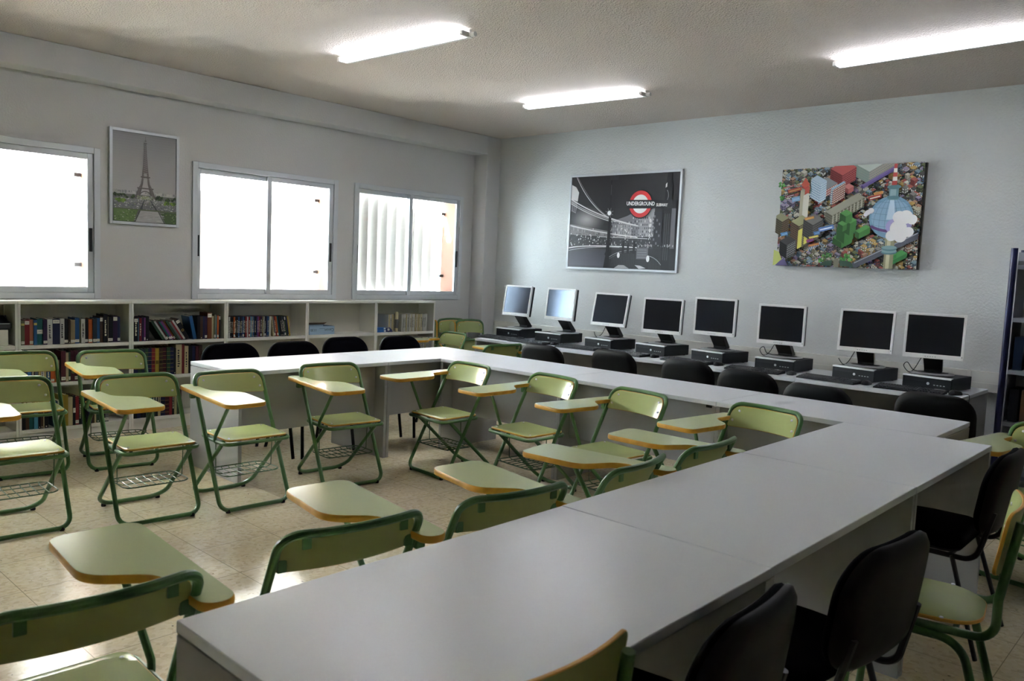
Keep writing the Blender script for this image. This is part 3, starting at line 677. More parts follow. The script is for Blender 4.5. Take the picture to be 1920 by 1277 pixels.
def book(y, z, wd, ht, code, flags, label, group, lean=0, dep=.15, xf=.262, name='book', cat='book', col2=None):
    """one book: covers and spine with their printing, pages between; y is the side it starts from"""
    m = MB(); hexc = CN[code][1]; j = rnd.uniform(.62, .85); base = tuple(min(1, q*j) for q in lin(hexc)[:3])+(1,)
    d2 = lin('#cfc6ae'); lab = lin('#d3d0c4'); ink = lin('#d8d2b8') if sum(base[:3]) < .9 else lin('#26262a')
    cv = .0022 if wd > .012 else .0012
    m.box(-dep, 0, 0, cv, 0, ht, 0, base); m.box(-dep, 0, wd-cv, wd, 0, ht, 0, base); m.box(-.003, 0, cv, wd-cv, 0, ht, 0, base)
    m.box(-dep+.003, -.0031, cv, wd-cv, .003, ht-.004, 0, d2 if code != 'k' else lin('#8d7656'))
    e = .0005
    def strip(z0, z1, y0, y1, c): m.box(.0, e, wd*y0, wd*y1, ht*z0, ht*z1, 0, c)
    if col2: strip(*col2[0], .0, 1, lin(col2[1]))
    if 't' in flags: strip(.82, .96, .06, .94, lab); strip(.88, .90, .2, .8, lin('#55534f'))
    if 'T' in flags: strip(.80, .89, .02, .98, lin('#b8ad62'))
    if 'm' in flags: strip(.42, .58, -.0, 1.0, lab); strip(.50, .52, .2, .8, lin('#55534f'))
    if 'b' in flags: strip(.05, .16, .04, .96, lab); strip(.10, .12, .15, .7, lin('#55534f'))
    if 'd' in flags: strip(.04, .075, .35, .65, lab)
    if 'x' in flags:
        n = max(4, int(ht/.022)); z_ = .24
        while z_ < .78:
            q = rnd.uniform(.03, .07); strip(z_, z_+q, .3, .3+rnd.uniform(.25, .42), ink); z_ += q+rnd.uniform(.012, .04)
    if 'r' in flags:
        for k in range(6): strip(.12+k*.145, .128+k*.145, .04, .96, lin('#a8924e'))
        strip(.42, .55, .12, .88, tuple(q*.35 for q in base[:3])+(1,))
    if 'O' in flags:
        m.lathe([(wd*.33, 0), (wd*.33, .0008)], 16, M4=Matrix.Translation((e*0, wd*.5, ht*.45)) @ Matrix.Rotation(R(90), 4, 'Y')); m.c[-18:] = [lin('#b49a4a')]*18
        m.lathe([(wd*.2, 0), (wd*.2, .0013)], 16, M4=Matrix.Translation((0, wd*.5, ht*.45)) @ Matrix.Rotation(R(90), 4, 'Y')); m.c[-18:] = [base]*18
    o = m.build(name, M['book'], smooth=0, recalc=False, loc=(xf+rnd.uniform(-.006, .006), y, z+.0008), rot=(lean, 0, 0))
    return tag(o, label, cat, group)
FL = dict(t='with a white label on top', m='with a white label midway', b='with a white label low down', x='with lettering down the spine', r='with gilt bands', T='with a yellow label', O='with a gold ring', d='with a small dot low down')
ADJ = lambda wmm, hmm: 'thick' if wmm >= 30 else ('thin' if wmm <= 12 else ('tall' if hmm >= 215 else ''))
def shelf(spec, y, level, place, gap=.0006, dep=.15, noun='book', xf=.262, pre=None, post=None):
    """spec: tokens code+width/height+flags; '_NN' is a gap; '<AA' sets the lean of the books that follow, in degrees"""
    toks = spec.split(); items = []; lean = 0
    import re as _re
    for tk in toks:
        if tk[0] == '_': items.append(('gap', float(tk[1:])/1000)); continue
        if tk[0] == '<': lean = float(tk[1:]); continue
        q = _re.match(r'([a-z])([\d.]+)/(\d+)(\w*)', tk); items.append((q[1], float(q[2]), int(q[3]), q[4], lean))
    bk = [it for it in items if it[0] != 'gap']; n = 0; made = []
    for it in items:
        if it[0] == 'gap': y += it[1]; continue
        code, wmm, hmm, flg, ln = it
        wd, ht, a = wmm/1000, hmm/1000, R(ln)
        cols = [CN[b_[0]][0] for b_ in bk]
        adj = ADJ(wmm, hmm); slant = 'slanted ' if ln > 8 else ''
        dsc = f'{slant}{adj+" " if adj else ""}{CN[code][0]} {noun}'
        fl = next((FL[q] for q in flg if q in FL), '')
        c0, c1 = (cols[n-1] if n else pre), (cols[n+1] if n < len(bk)-1 else post)
        nb = f'between {c0} and {c1}' if c0 and c1 else ('at the outer end' if n == 0 else 'at the corner end')
        wh = f'{level} shelf {place}'
        cand = [f'{dsc} {nb}, {wh}', f'{dsc} {fl} {nb}, {wh}', f'{dsc} {fl}, {wh}', f'{dsc}, {ORDS[n]} along, {wh}']
        cand = [c for c in cand if len(c.split()) <= 16 and '  ' not in c]
        lab = next((c for c in cand if c not in SEEN), cand[-1]); SEEN[lab] = SEEN.get(lab, 0)+1
        if a: # leans with its top towards the outer end: pivot on its lower corner edge
            o = book(y, SZ[level], wd, ht, code, flg, lab, f'{noun}s on the {level} shelf {place}', 0, dep, xf, name=noun.replace(' ', '_'), cat=noun.split()[-1])
            o.rotation_euler = (a, 0, 0); o.location.z = SZ[level]+.0008; y += wd/math.cos(a)+.0004
        else:
            o = book(y, SZ[level], wd, ht, code, flg, lab, f'{noun}s on the {level} shelf {place}', 0, dep, xf, name=noun.replace(' ', '_'), cat=noun.split()[-1]); y += wd+gap
        made.append(o); n += 1
    return y, made
_u = 'first second third fourth fifth sixth seventh eighth ninth tenth eleventh twelfth thirteenth fourteenth fifteenth sixteenth seventeenth eighteenth nineteenth'.split()
ORDS = _u+['twentieth']+['twenty-'+q for q in _u[:9]]+['thirtieth']+['thirty-'+q for q in _u[:9]]+['fortieth']
PA, PB, PC_, PE = 'of the first whole bookcase', 'under the tower picture', 'under the middle window', 'by the corner'
shelf('o24/185Tb r33/190t l26/192b b22/188T t41/198m p28/190b w36/196x n53/196t w31/198x k28/190b h14/188d x31/185b b32/200b o13/180 w28/192x k25/190b a30/188b i31/192b b22/196b h24/208t k34/225x c4/205 k38/205b p34/212t n21/205b', -5.146, 'top', PA)
y, _ = shelf('k33/195tx s9/190 r20/192x p18/200 v12/195b k30/205d', -4.322, 'top', PB, post='green')
y += .115
y, _ = shelf('<33 g22/190 w14/190 m15/190b t14/185b v21/185b u17/185b g19/190 e15/180 r14/185 w16/195b <30 k34/190tO', y, 'top', PB, xf=.258, pre='black', post='blue')
y, _ = shelf('<12 b30/205 <0 k27/200 h24/198d n20/200 p22/198b u40/230t c18/200 o17/212b s10/205 a17/205b k14/205t', y+.024, 'top', PB, pre='black')
sp = []
dv = 'w k k a k k b k n b k r w r s e b k n v r p x w k n b w r k k e w k m'.split()
for i, c in enumerate(dv): sp.append(f'{c}14.6/190'+rnd.choice(['x', 'xd', 'd', 'xb']))
y, _ = shelf(' '.join(sp[:28]), -3.488, 'top', PC_, noun='film case', dep=.135, gap=.0004, post='cream')
y, _ = shelf('<9 c14.6/190x e14.6/190b r14.6/188x a14.6/190b t14.6/190 k14.6/190d k14.6/190xd i14.6/190xd k14.6/190xb g14.6/190t n14.6/190d y14.6/190', y+.031, 'top', PC_, noun='film case', dep=.135, pre=CN[dv[27]][0])
shelf('n40/252 b26/246 h24/170x e22/170 y17/165x w20/170x c18/172 b26/170x a26/172b a24/180 c12/170b k10/170 m34/240b c21/225d g14/230b m26/240 m24/240b w24/215t w20/200 x34/190 c22/190 k24/195 r8/190 k30/200 h30/195 y18/200 n14/200 p20/200', -5.146, 'middle', PA)
shelf('k26/190 h24/200 t30/170 s28/175 k16/195d h18/195d c6/190 k30/215d _40 b24/200 w20/205 y26/245d y27/245 c34/225 k18/235m r26/225b k20/200x i24/205x k22/200 n28/195 h18/200 c14/200 g26/205d w18/200 k20/205b e28/205b', -5.146, 'bottom', PA)
shelf('n34/230r g30/230r i26/230r g26/232r n29/232r r30/232r y31/230r h30/232r m32/235r g30/235r n29/235r k20/225d c52/258x r22/255 c33/240x k34/240 n30/235 m28/235 h30/240', -4.322, 'middle', PB)
shelf('k26/225x n28/225x k24/225x k22/225 g24/220 s26/220 g22/225x k26/225x c22/235x n38/235r m34/230r r24/225 k18/225x c24/230 g10/220 h30/215', -4.322, 'bottom', PB)
shelf('w30/220 e28/225 k30/225 b26/220', -3.49, 'bottom', PC_)
# pale magazines: nothing tells one from the next
y = -1.487
for k in range(25):
    wd = .0125+rnd.random()*.003; o = book(y, SZ['top'], wd, .187+rnd.random()*.006, rnd.choice('wwwc'), 'x' if rnd.random() < .5 else 'd', 'thin white magazine spine in the pale row on the top shelf by the corner', 'white magazines by the corner', dep=.14, name='magazine', cat='magazine'); y += wd+.0005
y, _ = shelf('w22/190x c26/185 w24/190x w20/188 c18/180', -1.625+.01, 'top', PE, noun='book') if False else (0, 0)
y = -1.655
for k in range(4):
    o = book(y, SZ['top'], .022, .185, 'wcwc'[k], 'xd'[k % 2], 'pale spine behind the cream tube holder on the top shelf by the corner', 'pale spines behind the cream tube', dep=.13, xf=.215, name='magazine', cat='magazine'); y += .0228
y = -1.23
for k in range(7):
    o = book(y, SZ['middle'], .024, .225, 'wewcwew'[k], 'x', 'pale volume on the middle shelf behind the last black chair', 'pale volumes on the middle shelf', dep=.16, name='book', cat='book'); y += .0248
z0 = SZ['top']+.0012
m = MB().box(-.09, .09, -.0015, .0015, 0, .185, 0, lin('#b9bcbb')).build('leaning_sheet', M['book'], loc=(.155, -1.664, z0), rot=(0, 0, R(5)))
tag(m, 'grey printed card standing on edge on the top shelf by the corner', 'card')
t = thing('tube_holder', 'cream cylinder with a grey band standing on the top shelf by the corner', 'container', (.241, -1.542, z0))
MB().lathe([(.018, 0), (.0185, .004), (.0185, .21), (.016, .214)], 18).build('body', pm('cream_plastic', '#d3c99f', .5), t, smooth=50)
MB().lathe([(.0187, 0), (.0187, .095)], 18, M4=Matrix.Translation((0, 0, .04))).build('band', pm('grey_band', '#5d5d62', .5), t, smooth=50)
for k, (y, dy, dx, hh, c, l) in enumerate([(-1.755, .062, .09, .026, '#2f6fb5', 'bright blue flat box lying on the top shelf by the corner'), (-1.755, .060, .085, .024, '#2a66ad', 'second blue flat box stacked on the flat blue box by the corner')]):
    t = thing('flat_box', l, 'box', (.165, y, z0+k*.0268), R(2*k), 'blue flat boxes')
    MB().box(-dx, dx, -dy, dy, 0, hh).build('body', pm('blue_card', c, .45), t, bevel=.002)
    MB().box(dx, dx+.0008, dy*.55, dy*.95, hh*.2, hh*.8).build('label', M['cardw'], t)
t = thing('tape_dispenser', 'dark blue tape dispenser in front of the pale spines on the top shelf', 'dispenser', (.222, -1.655, z0))
MB().add([(-.03, -.03, 0), (.03, -.03, 0), (.03, .055, 0), (-.03, .055, 0), (-.025, -.028, .045), (.025, -.028, .045), (.025, .02, .05), (-.025, .02, .05), (.025, .053, .025), (-.025, .053, .025)],
         [(0, 3, 2, 1), (4, 5, 6, 7), (7, 6, 8, 9), (0, 1, 5, 4), (1, 2, 8, 6, 5), (2, 3, 9, 8), (3, 0, 4, 7, 9)]).build('body', pm('dark_blue_plastic', '#1e2458', .35), t, bevel=.003)
MB().lathe([(.014, 0), (.014, .002)], 14, M4=Matrix.Translation((.0262, .0, .026)) @ Matrix.Rotation(R(90), 4, 'Y')).build('tape_roll', M['cardw'], t)
# light blue carton with upside-down handwriting
t = thing('carton', 'light blue open box with upside-down handwriting on the top shelf', 'box', (.155, -2.4935, z0))
a, b, hh, q = .098, .146, .082, .004
m = MB().box(-a, a, -b, b, 0, q).box(-a, -a+q, -b, b, q, hh).box(a-q, a, -b, b, q, hh).box(-a+q, a-q, -b, -b+q, q, hh).box(-a+q, a-q, b-q, b, q, hh)
bo = m.build('body', pm('light_blue_card', '#a9c6dd', .6), t)
fl_ = MB(); fl_.add([(-a+.001, -b, hh), (-a+.001, b, hh), (-a+.06, b, hh+.022), (-a+.06, -b, hh+.022), (-a+.001, -b, hh+.003), (-a+.001, b, hh+.003), (-a+.06, b, hh+.025), (-a+.06, -b, hh+.025)], [(0, 1, 2, 3), (4, 7, 6, 5), (0, 4, 5, 1), (1, 5, 6, 2), (2, 6, 7, 3), (3, 7, 4, 0)])
fl_.build('flap', pm('brown_card', '#7d5f3d', .7), t)
TR = Matrix.Translation((a+.0006, 0, 0)) @ Matrix(((0, 0, 1, 0), (1, 0, 0, 0), (0, 1, 0, 0), (0, 0, 0, 1)))
m = MB()
for s_, yy, zz, sz in (('Canon', .085, .045, .042), ('1130', -.098, .046, .036)):
    vs, fs = text_geo(s_, sz)
    m.add([(-x, -y_, 0) for x, y_, _ in vs], fs, 0, None, TR @ Matrix.Translation((yy, zz, 0)))
m.box(-.03, .03, .058, .0605, 0, .0002, M4=TR)
m.build('handwriting', pm('dark_ink', '#3a4560', .6), bo, smooth=0, recalc=False)
# black case on a white box in the bookcase at the frame edge
t = thing('white_box', 'white cardboard box under the black case, on the top shelf at the frame edge', 'box', (.145, -5.42, z0))
MB().box(-.11, .115, -.19, .19, 0, .118).build('body', M['cardw'], t, bevel=.002)
MB().lathe([(.012, 0), (.012, .0006)], 12, M4=Matrix.Translation((.1152, .11, .06)) @ Matrix.Rotation(R(90), 4, 'Y')).build('mark', M['blk'], t)
t = thing('black_case', 'glossy black rounded case lying on the white cardboard box', 'case', (.145, -5.41, z0+.1195))
m = MB(); m.loft(rrect(.235, .42, .03, 5), [(.01, 0), (.0, .012), (.0, .05), (.02, .065), (.05, .105)], core=1); m.build('body', pm('glossy_case', '#15161f', .3), t)
MB().box(.1176, .119, -.19, .19, .043, .048).build('seam_strip', M['basegrey'], t)

# ------------------------------------------------------------------ framed pictures
class Draw:
    """flat printed shapes laid one over the next on a picture; x to the side, z up, the print faces -y"""
    def __init__(s, w_, h_): s.m = MB(); s.k = 0; s.w = w_; s.h = h_; s.clip = True
    def poly(s, pts, col, step=True):
        c = lin(col) if isinstance(col, str) else col
        if s.clip: pts = s._clip(pts)
        if len(pts) < 3: return
        s.k += 1; y = -s.k*1.2e-5
        ar = sum(pts[i][0]*pts[(i+1) % len(pts)][1]-pts[(i+1) % len(pts)][0]*pts[i][1] for i in range(len(pts)))
        if ar < 0: pts = pts[::-1]
        s.m.add([(x, y, z) for x, z in pts], [tuple(range(len(pts)))], 0, c)
    def _clip(s, pts):
        for ax, lim, sg in ((0, 0, 1), (0, s.w, -1), (1, 0, 1), (1, s.h, -1)):
            out = []
            for i in range(len(pts)):
                a, b = pts[i-1], pts[i]; ia = (a[ax]-lim)*sg >= 0; ib = (b[ax]-lim)*sg >= 0
                if ia != ib:
                    u = (lim-a[ax])/(b[ax]-a[ax]); out.append((a[0]+(b[0]-a[0])*u, a[1]+(b[1]-a[1])*u))
                if ib: out.append(b)
            pts = out
            if not pts: break
        return pts
    def rect(s, x0, z0, x1, z1, c): s.poly([(x0, z0), (x1, z0), (x1, z1), (x0, z1)], c)
    def circ(s, x, z, r, c, n=26, ry=None): s.poly([(x+r*math.cos(2*PI*i/n), z+(ry or r)*math.sin(2*PI*i/n)) for i in range(n)], c)
    def line(s, pts, wd, c):
        for (x0, z0), (x1, z1) in zip(pts[:-1], pts[1:]):
            d = math.hypot(x1-x0, z1-z0)
            if d < 1e-6: continue
            nx, nz = -(z1-z0)/d*wd/2, (x1-x0)/d*wd/2; ex, ez = (x1-x0)/d*wd*.2, (z1-z0)/d*wd*.2
            s.poly([(x0+nx-ex, z0+nz-ez), (x0-nx-ex, z0-nz-ez), (x1-nx+ex, z1-nz+ez), (x1+nx+ex, z1+nz+ez)], c)
    def curve(s, p0, p1, p2, wd, c, n=14): s.line([((1-u)**2*p0[0]+2*u*(1-u)*p1[0]+u*u*p2[0], (1-u)**2*p0[1]+2*u*(1-u)*p1[1]+u*u*p2[1]) for u in [i/n for i in range(n+1)]], wd, c)
    def text(s, body, x, z, size, c, bold=0., rot=0, sx=1):
        vs, fs = text_geo(body, size, bold=bold); s.k += 1; y = -s.k*1.2e-5; ca, sa = math.cos(rot), math.sin(rot)
        s.m.add([(x+px*sx*ca-pz*sa, y, z+px*sx*sa+pz*ca) for px, pz, _ in vs], fs, 0, lin(c))
def mixc(a, b, u): return tuple(lin(a)[i]*(1-u)+lin(b)[i]*u for i in range(3))+(1,)
def framed(name, label, loc, rz, w_, h_, draw, frame=.024, depth=.026):
    t = thing(name, label, 'picture', loc, rz)
    f = MB(); a, b = 0, w_
    if frame:
        f.box(0, frame, -depth, 0, 0, h_); f.box(w_-frame, w_, -depth, 0, 0, h_); f.box(frame, w_-frame, -depth, 0, h_-frame, h_); f.box(frame, w_-frame, -depth, 0, 0, frame)
        f.build('frame', M['alu'], t, bevel=.002)
        bk = MB().box(frame, w_-frame, -depth+.008, -.001, frame, h_-frame).build('backing_board', M['blk'], t, smooth=0)
        o = draw.m.build('print', M['col'], t, smooth=0, recalc=False, loc=(frame+.003, -depth+.0075, frame+.003))
    else:
        MB().box(0, w_, -depth, 0, 0, h_).build('canvas_stretcher', pm('canvas_edge', '#6f6a60', .8), t, smooth=0)
        draw.m.build('print', M['col'], t, smooth=0, recalc=False, loc=(0, -depth-.0004, 0))
    return t
# --- tower picture
w_, h_ = .58, .785; pw, ph = w_-.054, h_-.054; D = Draw(pw, ph)
X = lambda u: u*pw
Z = lambda v: ph*(1-v)
for i in range(24):
    D.rect(0, Z((i+1)/24*.70), pw, Z(i/24*.70)+.001, mixc('#6b6a6a', '#a3a2a1', (i/23)**.8))
D.rect(0, 0, pw, Z(.69), '#5d5f5a')
for i in range(90): D.rect(x := X(rnd.random()), Z(.665+rnd.random()*.02), x+.006+rnd.random()*.014, Z(.645+rnd.random()*.015), rnd.choice(['#8d8d8b', '#b3b3b0', '#77787a', '#9b9a97']))
def tree(x, z, r, cols):
    for k in range(9):
        a = rnd.random()*6.28; q = rnd.random()*r*.8; D.circ(x+math.cos(a)*q, z+math.sin(a)*q*.7, r*rnd.uniform(.3, .55), rnd.choice(cols), 10)
for i in range(34):
    u = rnd.random()
    if abs(u-.5) > .16: tree(X(u), Z(.70+rnd.random()*.03), .016, ['#2c3a22', '#222c1e', '#3a4a28'])
tw = lambda v: .5
def leg(side, col):
    P = [(.150, .735), (.118, .66), (.098, .615), (.062, .56), (.048, .48), (.034, .36), (.022, .24), (.012, .11)]
    Q = [(.100, .735), (.085, .69), (.060, .655), (.033, .56), (.024, .48), (.014, .36), (.008, .24), (.0, .11)]
    for i in range(len(P)-1):
        D.poly([(X(.5+side*1.14*P[i][0]), Z(P[i][1])), (X(.5+side*1.14*P[i+1][0]), Z(P[i+1][1])), (X(.5+side*1.14*Q[i+1][0]), Z(Q[i+1][1])), (X(.5+side*1.14*Q[i][0]), Z(Q[i][1]))], col)
for sd in (-1, 1): leg(sd, '#55504e')
D.rect(X(.5-.012), Z(.38), X(.512), Z(.10), '#565150')
D.poly([(X(.455), Z(.44)), (X(.545), Z(.44)), (X(.52), Z(.2)), (X(.48), Z(.2))], '#5b5655')
for i in range(34):
    v = .12+i*.0115; hw = .006+.034*((v-.10)/.38)**1.25
    D.line([(X(.5-hw), Z(v)), (X(.5+hw), Z(v+.008))], .0016, '#8d8a88' if i % 2 else '#3b3736'); D.line([(X(.5+hw), Z(v)), (X(.5-hw), Z(v+.008))], .0012, '#77716f')
for v, hw in ((.475, .075), (.605, .13), (.09, .024)):
    D.rect(X(.5-hw), Z(v+.014), X(.5+hw), Z(v), '#4a4543'); D.rect(X(.5-hw), Z(v+.003), X(.5+hw), Z(v), '#77716d')
D.rect(X(.497), Z(.075), X(.503), Z(.02), '#4a4645'); D.circ(X(.5), Z(.072), .008, '#55504e', 12)
pts = [(X(.5+.088*math.cos(a)), Z(.70-.055*math.sin(a))) for a in [PI*i/16 for i in range(17)]]
D.line(pts, .007, '#4f4a47')
for sd in (-1, 1):
    for i in range(16):
        v = .49+i*.015; c = .05+(v-.49)*.36; D.line([(X(.5+sd*(c-.018)), Z(v)), (X(.5+sd*(c+.016)), Z(v+.012))], .0014, '#8a8583')
D.poly([(X(.36), Z(.77)), (X(.64), Z(.77)), (X(.55), Z(.70)), (X(.45), Z(.70))], '#8a9470')
for i in range(130):
    v = .695+rnd.random()*.07; x = X(.36+rnd.random()*.28); D.rect(x, Z(v+.007), x+.007, Z(v), rnd.choice(['#8c9478', '#a8a8a2', '#6d7a52', '#c4c3bf', '#5d6a48']))
D.poly([(X(0), Z(.80)), (X(1), Z(.80)), (X(1), Z(.74)), (X(0), Z(.74))], '#77787a')
D.rect(0, Z(.86), pw, Z(.78), '#66686a')
for i in range(420):
    v = .735+rnd.random()*.12; x = X(rnd.random()); D.rect(x, Z(v+.005+rnd.random()*.006), x+.003+rnd.random()*.010, Z(v), rnd.choice(['#8f8f8f', '#a9a9a6', '#5d6060', '#c9c9c5', '#44484a', '#6a7a50', '#77797a']))
D.poly([(X(.40), Z(.86)), (X(.44), Z(.86)), (X(.485), Z(.74)), (X(.475), Z(.74))], '#3f4246'); D.poly([(X(.66), Z(.86)), (X(.70), Z(.86)), (X(.575), Z(.74)), (X(.565), Z(.74))], '#3f4246')
for u in (.06, .10, .15, .82, .86, .93, .97): tree(X(u), Z(.765), .022, ['#5b7a2c', '#4a6626', '#6c8a34', '#3c5522'])
D.poly([(X(0), Z(1)), (X(.31), Z(1)), (X(.38), Z(.86)), (X(0), Z(.86))], '#56703a'); D.poly([(X(1), Z(1)), (X(.82), Z(1)), (X(.73), Z(.87)), (X(1), Z(.87))], '#3c4f2c')
for i in range(110):
    u = rnd.random(); v = .86+rnd.random()*.13
    if u < .33 or u > .80: D.rect(X(u), Z(v+.006), X(u)+.012, Z(v), rnd.choice(['#6f9040', '#48622e', '#8a9a6c', '#b9b9a8', '#5a7a34', '#2f4224', '#c7b86a' if v > .96 else '#7c965a']))
D.poly([(X(.33), Z(1)), (X(.80), Z(1)), (X(.70), Z(.87)), (X(.41), Z(.87))], '#a3a3a1')
for i in range(70):
    u = .36+rnd.random()*.40; v = .88+rnd.random()*.11; D.rect(X(u), Z(v+.003), X(u)+.03, Z(v), rnd.choice(['#8a8a89', '#b9b9b7', '#989896']))
D.line([(X(.33), Z(1)), (X(.41), Z(.87))], .006, '#3b3f38'); D.line([(X(.80), Z(1)), (X(.70), Z(.87))], .006, '#3b3f38')
D.rect(X(.03), Z(.865), X(1), Z(.855), '#4f5a3c')
D.m.c = [tuple(min(.95, q**.82*1.12) for q in c[:3])+(1,) for c in D.m.c]
framed('framed_picture', 'silver framed grey photograph of a lattice tower above green lawns', (.001, -4.42, 1.715), R(90), w_, h_, D)
# --- street poster, black and white with a red ring
w_, h_ = 1.42, 1.03; pw, ph = w_-.054, h_-.054; D = Draw(pw, ph)
X = lambda u: u*pw
Z = lambda v: ph*(1-v)
for i in range(20): D.rect(0, Z((i+1)/20*.55), pw, Z(i/20*.55)+.001, mixc('#343132', '#2a2728', i/19))
D.rect(0, 0, pw, Z(.54), '#2e2c2e')
for i in range(16): D.circ(X(.17), Z(.47), .24-.014*i, mixc('#343233', '#a39f9e', (i/15)**1.5), 28, .15-.009*i)
D.poly([(X(0), Z(.08)), (X(.045), Z(.11)), (X(.075), Z(.17)), (X(.065), Z(.27)), (X(0), Z(.24))], '#d9d7d5'); D.poly([(X(0), Z(.25)), (X(.065), Z(.28)), (X(.05), Z(.40)), (X(0), Z(.37))], '#8d8a8b')
for k in range(3): D.rect(X(.004+k*.017), Z(.37+k*.008), X(.014+k*.017), Z(.29+k*.008), '#3b393b')
# terrace of buildings on the far side
D.poly([(X(.40), Z(.50)), (X(.55), Z(.44)), (X(.62), Z(.40)), (X(.67), Z(.41)), (X(.72), Z(.42)), (X(.80), Z(.36)), (X(.80), Z(.75)), (X(.40), Z(.72))], '#77757a')
D.poly([(X(.66), Z(.43)), (X(.80), Z(.355)), (X(.80), Z(.74)), (X(.66), Z(.72))], '#9a989b')
for i in range(22):
    for j in range(6):
        u = .41+i*.018; v = .50+j*.036-(.05 if u > .6 else 0)
        if u < .79: D.rect(X(u), Z(v+.022), X(u+.008), Z(v), rnd.choice(['#4b494e', '#58565a', '#c4c2c2', '#3d3b40', '#8a888c']))
for i in range(12): D.rect(X(.47+i*.011), Z(.66), X(.4735+i*.011), Z(.53), '#c9c7c6')
for i in range(5): D.circ(X(.765), Z(.49+i*.052), .013, '#d3d1d0', 12, .02)
# street fronts, crowds and lights
D.rect(0, Z(.80), X(.80), Z(.66), '#3a383b')
D.poly([(0, Z(.52)), (X(.38), Z(.60)), (X(.38), Z(.66)), (0, Z(.64))], '#7f7c7c')
for i in range(30): D.rect(X(i*.0125), Z(.585+i*.0025), X(i*.0125+.004), Z(.53+i*.003), rnd.choice(['#5a5859', '#a9a6a5', '#6d6b6b']))
for i in range(240):
    u = rnd.random()*.80; v = .63+rnd.random()*.13; q = rnd.random()*.006+.002
    D.rect(X(u), Z(v), X(u)+q, Z(v)+q*2.2, rnd.choice(['#cfcccb', '#8a888a', '#59575a', '#e6e4e2', '#454347', '#2a282b']))
for i in range(26): D.circ(X(rnd.random()*.78), Z(.56+rnd.random()*.20), .006, '#ecebea', 10)
D.poly([(0, 0), (X(.42), 0), (X(.40), Z(.80)), (0, Z(.79))], '#4f4e58')
for i in range(9): D.poly([(0, Z(.80+i*.02)), (X(.40), Z(.80+i*.02)), (X(.40), Z(.82+i*.02)), (0, Z(.82+i*.02))], mixc('#454349', '#565561', i/8))
D.poly([(X(.36), 0), (X(1), 0), (X(1), Z(.78)), (X(.42), Z(.80))], '#242224')
# light trails
D.curve((X(.05), Z(.0)), (X(.20), Z(.36)), (X(.45), Z(.50)), .008, '#d9d7d6'); D.curve((X(.06), Z(.0)), (X(.22), Z(.34)), (X(.40), Z(.46)), .004, '#9b999a')
for k, (a, b, c, wd) in enumerate([((0, .24), (.26, .44), (.66, .545), .012), ((0, .27), (.26, .46), (.66, .55), .008), ((0, .29), (.2, .43), (.42, .50), .010), ((0, .535), (.30, .62), (.66, .665), .009), ((0, .545), (.30, .63), (.55, .66), .004), ((.3, .66), (.5, .67), (.75, .68), .007)]):
    D.curve((X(a[0]), Z(a[1])), (X(b[0]), Z(b[1])), (X(c[0]), Z(c[1])), wd, ['#dedcdb', '#b9b7b7', '#c9c7c6', '#e8e6e5', '#a9a7a8', '#cfcdcc'][k])
D.curve((0, Z(.79)), (X(.18), Z(.745)), (X(.66), Z(.775)), .010, '#ecebea'); D.curve((0, Z(.82)), (X(.18), Z(.765)), (X(.5), Z(.775)), .006, '#bdbbbd')
# lamp post with star
D.poly([(X(.355), 0), (X(.41), 0), (X(.405), Z(.86)), (X(.415), Z(.84)), (X(.405), Z(.82)), (X(.41), Z(.45)), (X(.385), Z(.45)), (X(.372), Z(.82)), (X(.362), Z(.85)), (X(.37), Z(.87))], '#1d1b1d')
D.rect(X(.392), Z(.42), X(.400), Z(.05), '#232123'); D.rect(X(.394), Z(.21), X(.398), Z(.10), '#5a585a'); D.rect(X(.38), Z(.05), X(.46), Z(-.0), '#3a383a')
for k in range(16):
    a = 2*PI*k/16; q = .055 if k % 2 else .035; D.line([(X(.388), Z(.405)), (X(.388)+q*math.cos(a), Z(.405)+q*math.sin(a))], .0022, '#c9c7c6')
D.circ(X(.388), Z(.405), .024, '#ffffff', 20)
# dark pillar, subway stair rail, notice board
D.poly([(X(.875), 0), (X(.95), 0), (X(.945), Z(.12)), (X(.925), Z(.0)), (X(.90), Z(.0)), (X(.885), Z(.15))], '#1b191b'); D.rect(X(.80), Z(.74), X(.872), Z(.40), '#2d2b30'); D.rect(X(.948), Z(.78), X(.985), Z(.36), '#6a686c')
for i in range(8): D.rect(X(.80+.022*(i % 3)), Z(.46+.04*i), X(.812+.022*(i % 3)), Z(.435+.04*i), '#6d6b70')
for k in range(3): D.rect(X(.893+k*.017), Z(.90), X(.897+k*.017), Z(.42), '#4b494c')
D.poly([(X(.885), Z(.12)), (X(.897), Z(.10)), (X(.897), Z(.145)), (X(.885), Z(.155))], '#d9d7d6'); D.curve((X(.90), Z(.18)), (X(.925), Z(.23)), (X(.90), Z(.30)), .007, '#8d8b8d')
D.rect(X(.66), Z(.895), X(.765), Z(.775), '#67656a')
for k in range(4): D.rect(X(.668), Z(.80+k*.026), X(.75), Z(.797+k*.026), '#a19fa2')
D.curve((X(.41), Z(.88)), (X(.50), Z(.80)), (X(.655), Z(.80)), .007, '#8c8a8c'); D.curve((X(.41), Z(.90)), (X(.50), Z(.83)), (X(.60), Z(.82)), .004, '#6c6a6c'); D.curve((X(.77), Z(.86)), (X(.84), Z(.88)), (X(.88), Z(.95)), .007, '#a3a1a3')
for k in range(14): D.line([(X(.43+k*.016), Z(.98)), (X(.44+k*.015), Z(.84))], .002, '#4d4b4d'); 
for k in range(8): D.line([(X(.78+k*.014), Z(1)), (X(.78+k*.013), Z(.88))], .002, '#4d4b4d')
for u, v, q in ((.495, .86, .017), (.765, .89, .02)): D.circ(X(u), Z(v), q, '#e9e7e6', 16, q*1.7)
